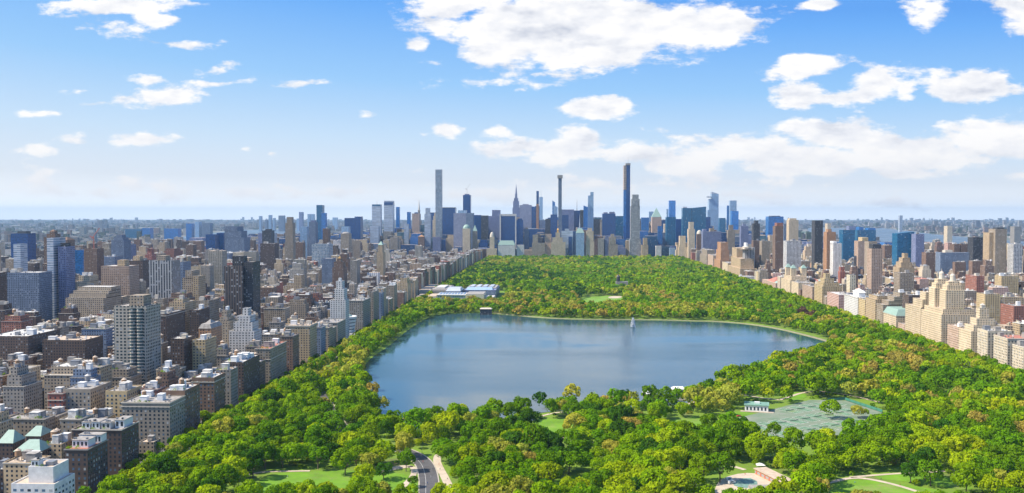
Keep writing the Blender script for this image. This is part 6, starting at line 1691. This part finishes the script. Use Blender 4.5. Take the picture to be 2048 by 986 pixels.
for i in range(26):
    y = 720 + i*33 + rc.uniform(-5, 5)
    k = rc.choice(['white', 'yellow', 'black', 'silver', 'silver', 'yellow', 'red'])
    lane = rc.choice([0, 1, 2])
    clone(protos[k], (XE+6.2+lane*5.4, y, -.79), math.pi/2, f'{k} car on the shaded left avenue, {ordc(k)} {k} one from the bottom', 'car', 'cars on the left avenue')
for i in range(8):
    y = 1120 + i*26 + rc.uniform(-6, 6)
    k = rc.choice(['white', 'yellow', 'black', 'silver'])
    clone(protos[k], (PW_+7+rc.choice([0,5]), y, -.79), -math.pi/2, f'{k} car below the cream park row on the right, {ordc(k+"R")} {k} one', 'car', 'cars on the right avenue')
for (px, py, k, rz, lb) in ((1458,962,'van',.5,'white van parked at the left end of the playground'), (1463,968,'van',.5,'second white van parked on the playground paving, nearer the camera'), (1478,834,'red',.2,'red car parked left of the white clubhouse'),
                            (1003,873,'silver',.1,'silver car on the small terrace by the tan path fork')):
    x, y = G(px, py); clone(protos[k], (x, y, .3), rz, lb, 'car' if k != 'van' else 'van', 'vehicles parked in the park')
for p_ in protos.values():
    for c in list(p_.children): bpy.data.objects.remove(c)
    bpy.data.objects.remove(p_)
# people: one continuous skinned body per pose
def body(name, joints, edges, radii, mat):
    me = bpy.data.meshes.new(name); me.from_pydata(joints, edges, []); me.materials.append(mat)
    o = bpy.data.objects.new(name, me); COL.objects.link(o)
    sk = o.modifiers.new('skin', 'SKIN')
    for v, r_ in zip(me.skin_vertices[0].data, radii): v.radius = (r_, r_)
    me.skin_vertices[0].data[0].use_root = True
    ss_ = o.modifiers.new('sub', 'SUBSURF'); ss_.levels = 1; ss_.render_levels = 1
    dg = bpy.context.evaluated_depsgraph_get()
    m2 = bpy.data.meshes.new_from_object(o.evaluated_get(dg)); m2.name = name
    bpy.data.objects.remove(o)
    m2.materials.clear(); m2.materials.append(mat)
    return m2
stand = [(0,0,.95),(0,0,1.2),(0,0,1.45),(0,0,1.56),(0,0,1.70),(.1,0,.9),(.12,.06,.5),(.12,-.02,.06),(.12,.14,.04),(-.1,0,.9),(-.12,-.08,.5),(-.12,-.18,.08),(-.12,-.04,.04),(.2,0,1.42),(.26,.03,1.13),(.25,.14,.9),(-.2,0,1.42),(-.26,-.03,1.13),(-.25,.02,.9)]
se = [(0,1),(1,2),(2,3),(3,4),(0,5),(5,6),(6,7),(7,8),(0,9),(9,10),(10,11),(11,12),(2,13),(13,14),(14,15),(2,16),(16,17),(17,18)]
sr = [.14,.13,.15,.06,.11,.09,.065,.045,.04,.09,.065,.045,.04,.06,.045,.035,.06,.045,.035]
sit = [(0,0,.14),(0,-.04,.42),(0,-.06,.66),(0,-.05,.77),(0,-.03,.92),(.1,.05,.14),(.14,.42,.4),(.14,.62,.06),(.14,.74,.05),(-.1,.05,.14),(-.14,.42,.36),(-.14,.66,.06),(-.14,.78,.05),(.2,-.06,.62),(.26,.06,.38),(.2,.3,.36),(-.2,-.06,.62),(-.26,-.2,.34),(-.28,-.32,.06)]
shirts = {'white': (.7,.7,.7), 'red': (.5,.06,.05), 'dark': (.04,.04,.06), 'blue': (.08,.16,.4)}
PM = {(c, p): body('person', stand if p == 'walking' else sit, se, sr, plain(c + ' clothes', v, .9, var=.1)) for c, v in shirts.items() for p in ('walking', 'sitting')}
hm = MB().dome(0, 0, 1.66, .105, .14, 8, 3).mesh('hair', M['bark']); hs = MB().dome(0, -.03, .90, .105, .12, 8, 3).mesh('hair', M['bark'])
ppl = [(545,975,'white','sitting','meadow lawn'),(549,977,'blue','sitting','meadow lawn'),(556,972,'dark','sitting','meadow lawn'),(600,966,'white','sitting','meadow lawn'),(604,967,'red','sitting','meadow lawn'),(583,980,'white','sitting','meadow lawn'),
       (528,966,'dark','sitting','meadow lawn'),(645,976,'blue','sitting','meadow lawn'),(575,955,'white','walking','meadow lawn'),(876,926,'white','walking','tan path fork'),(878,930,'red','walking','tan path fork'),(881,934,'white','walking','tan path fork'),
       (884,922,'dark','walking','tan path fork'),(880,940,'blue','walking','tan path fork'),(862,955,'white','walking','asphalt road bend'),(866,940,'dark','walking','asphalt road bend'),(1452,960,'blue','walking','playground paving'),
       (1476,962,'white','walking','playground paving'),(1490,950,'red','walking','playground paving'),(1500,972,'white','walking','playground paving'),(1730,955,'white','walking','lower right path'),(1762,960,'dark','walking','lower right path'),
       (1556,829,'white','walking','green clay courts'),(1610,846,'white','walking','green clay courts'),(1640,826,'dark','walking','green clay courts'),(855,968,'blue','walking','asphalt road bend'),(846,925,'red','walking','asphalt road bend'),(1800,972,'red','walking','lower right path'),(895,958,'dark','sitting','tan path fork'),(1710,965,'blue','sitting','lower right path')]
for i, (px, py, c, p, wh) in enumerate(ppl):
    x, y = G(px, py, .25)
    o = bpy.data.objects.new('person', PM[(c, p)]); COL.objects.link(o); o.location = (x, y, .25); o.rotation_euler = (0, 0, rc.uniform(0, 6.28))
    others = [q for q in ppl if q[2:] == (c, p, wh)]
    k = others.index((px, py, c, p, wh)); ex = '' if len(others) == 1 else (', left one' if k == 0 else (', right one' if k == len(others)-1 else ', middle one'))
    tag(o, f'person in {c} clothes {p} on the {wh}{ex}', 'person', f'people on the {wh}')
    h = bpy.data.objects.new('hair', hm if p == 'walking' else hs); COL.objects.link(h); h.parent = o
# lamp posts beside the road
def lamp(x, y, lb):
    r = empty('street_lamp', (x, y, .1)); tag(r, lb, 'street lamp', 'lamp posts along the park road')
    MB().tube(0, 0, 0, 4.2, .14, .09, 8).build('post', M['dark'], r)
    MB().tube(0, 0, 4.2, 4.9, .16, .32, 8).build('lantern', M['whitep'], r); MB().tube(0, 0, 4.9, 5.3, .36, 0, 8).build('lamp_cap', M['dark'], r)
for px, py, lb in ((844,905,'dark lamp post on the outer side of the road bend'), (879,962,'lamp post between the asphalt road and the tan path'), (838,962,'lamp post at the left kerb of the asphalt road'), (820,945,'lamp post by the small path fork on the meadow side')):
    lamp(*G(px, py), lb)
# low wall of the park beside each avenue
for nm, x, lb in (('park_wall', PE-.3, 'long low stone wall between the left avenue and the park trees'), ('park_wall', PW_+.1, 'long low stone wall between the park trees and the right avenue')):
    o = MB().box(x, x+.4, YN, YS, -.9, .9).build(nm, M['stoned']); tag(o, lb, 'wall')

# ------------------------------------------------------------------ haze: one closed box of even air
m = bpy.data.materials.new('haze'); m.use_nodes = True
m.node_tree.nodes.clear()
t = NT(m.node_tree)
vo = t.n('ShaderNodeVolumePrincipled'); oo = t.n('ShaderNodeOutputMaterial')
vo.inputs['Color'].default_value = (0.48, 0.72, 1.0, 1)
vo.inputs['Density'].default_value = 2.7e-5
vo.inputs['Anisotropy'].default_value = 0.1
m.node_tree.links.new(vo.outputs[0], oo.inputs['Volume'])
hz = MB().box(-38500, 38500, -2600, 38500, -2.0, 472, True).build('haze', m)
hz['kind'] = 'stuff'; hz['label'] = 'pale blue haze over the far city'
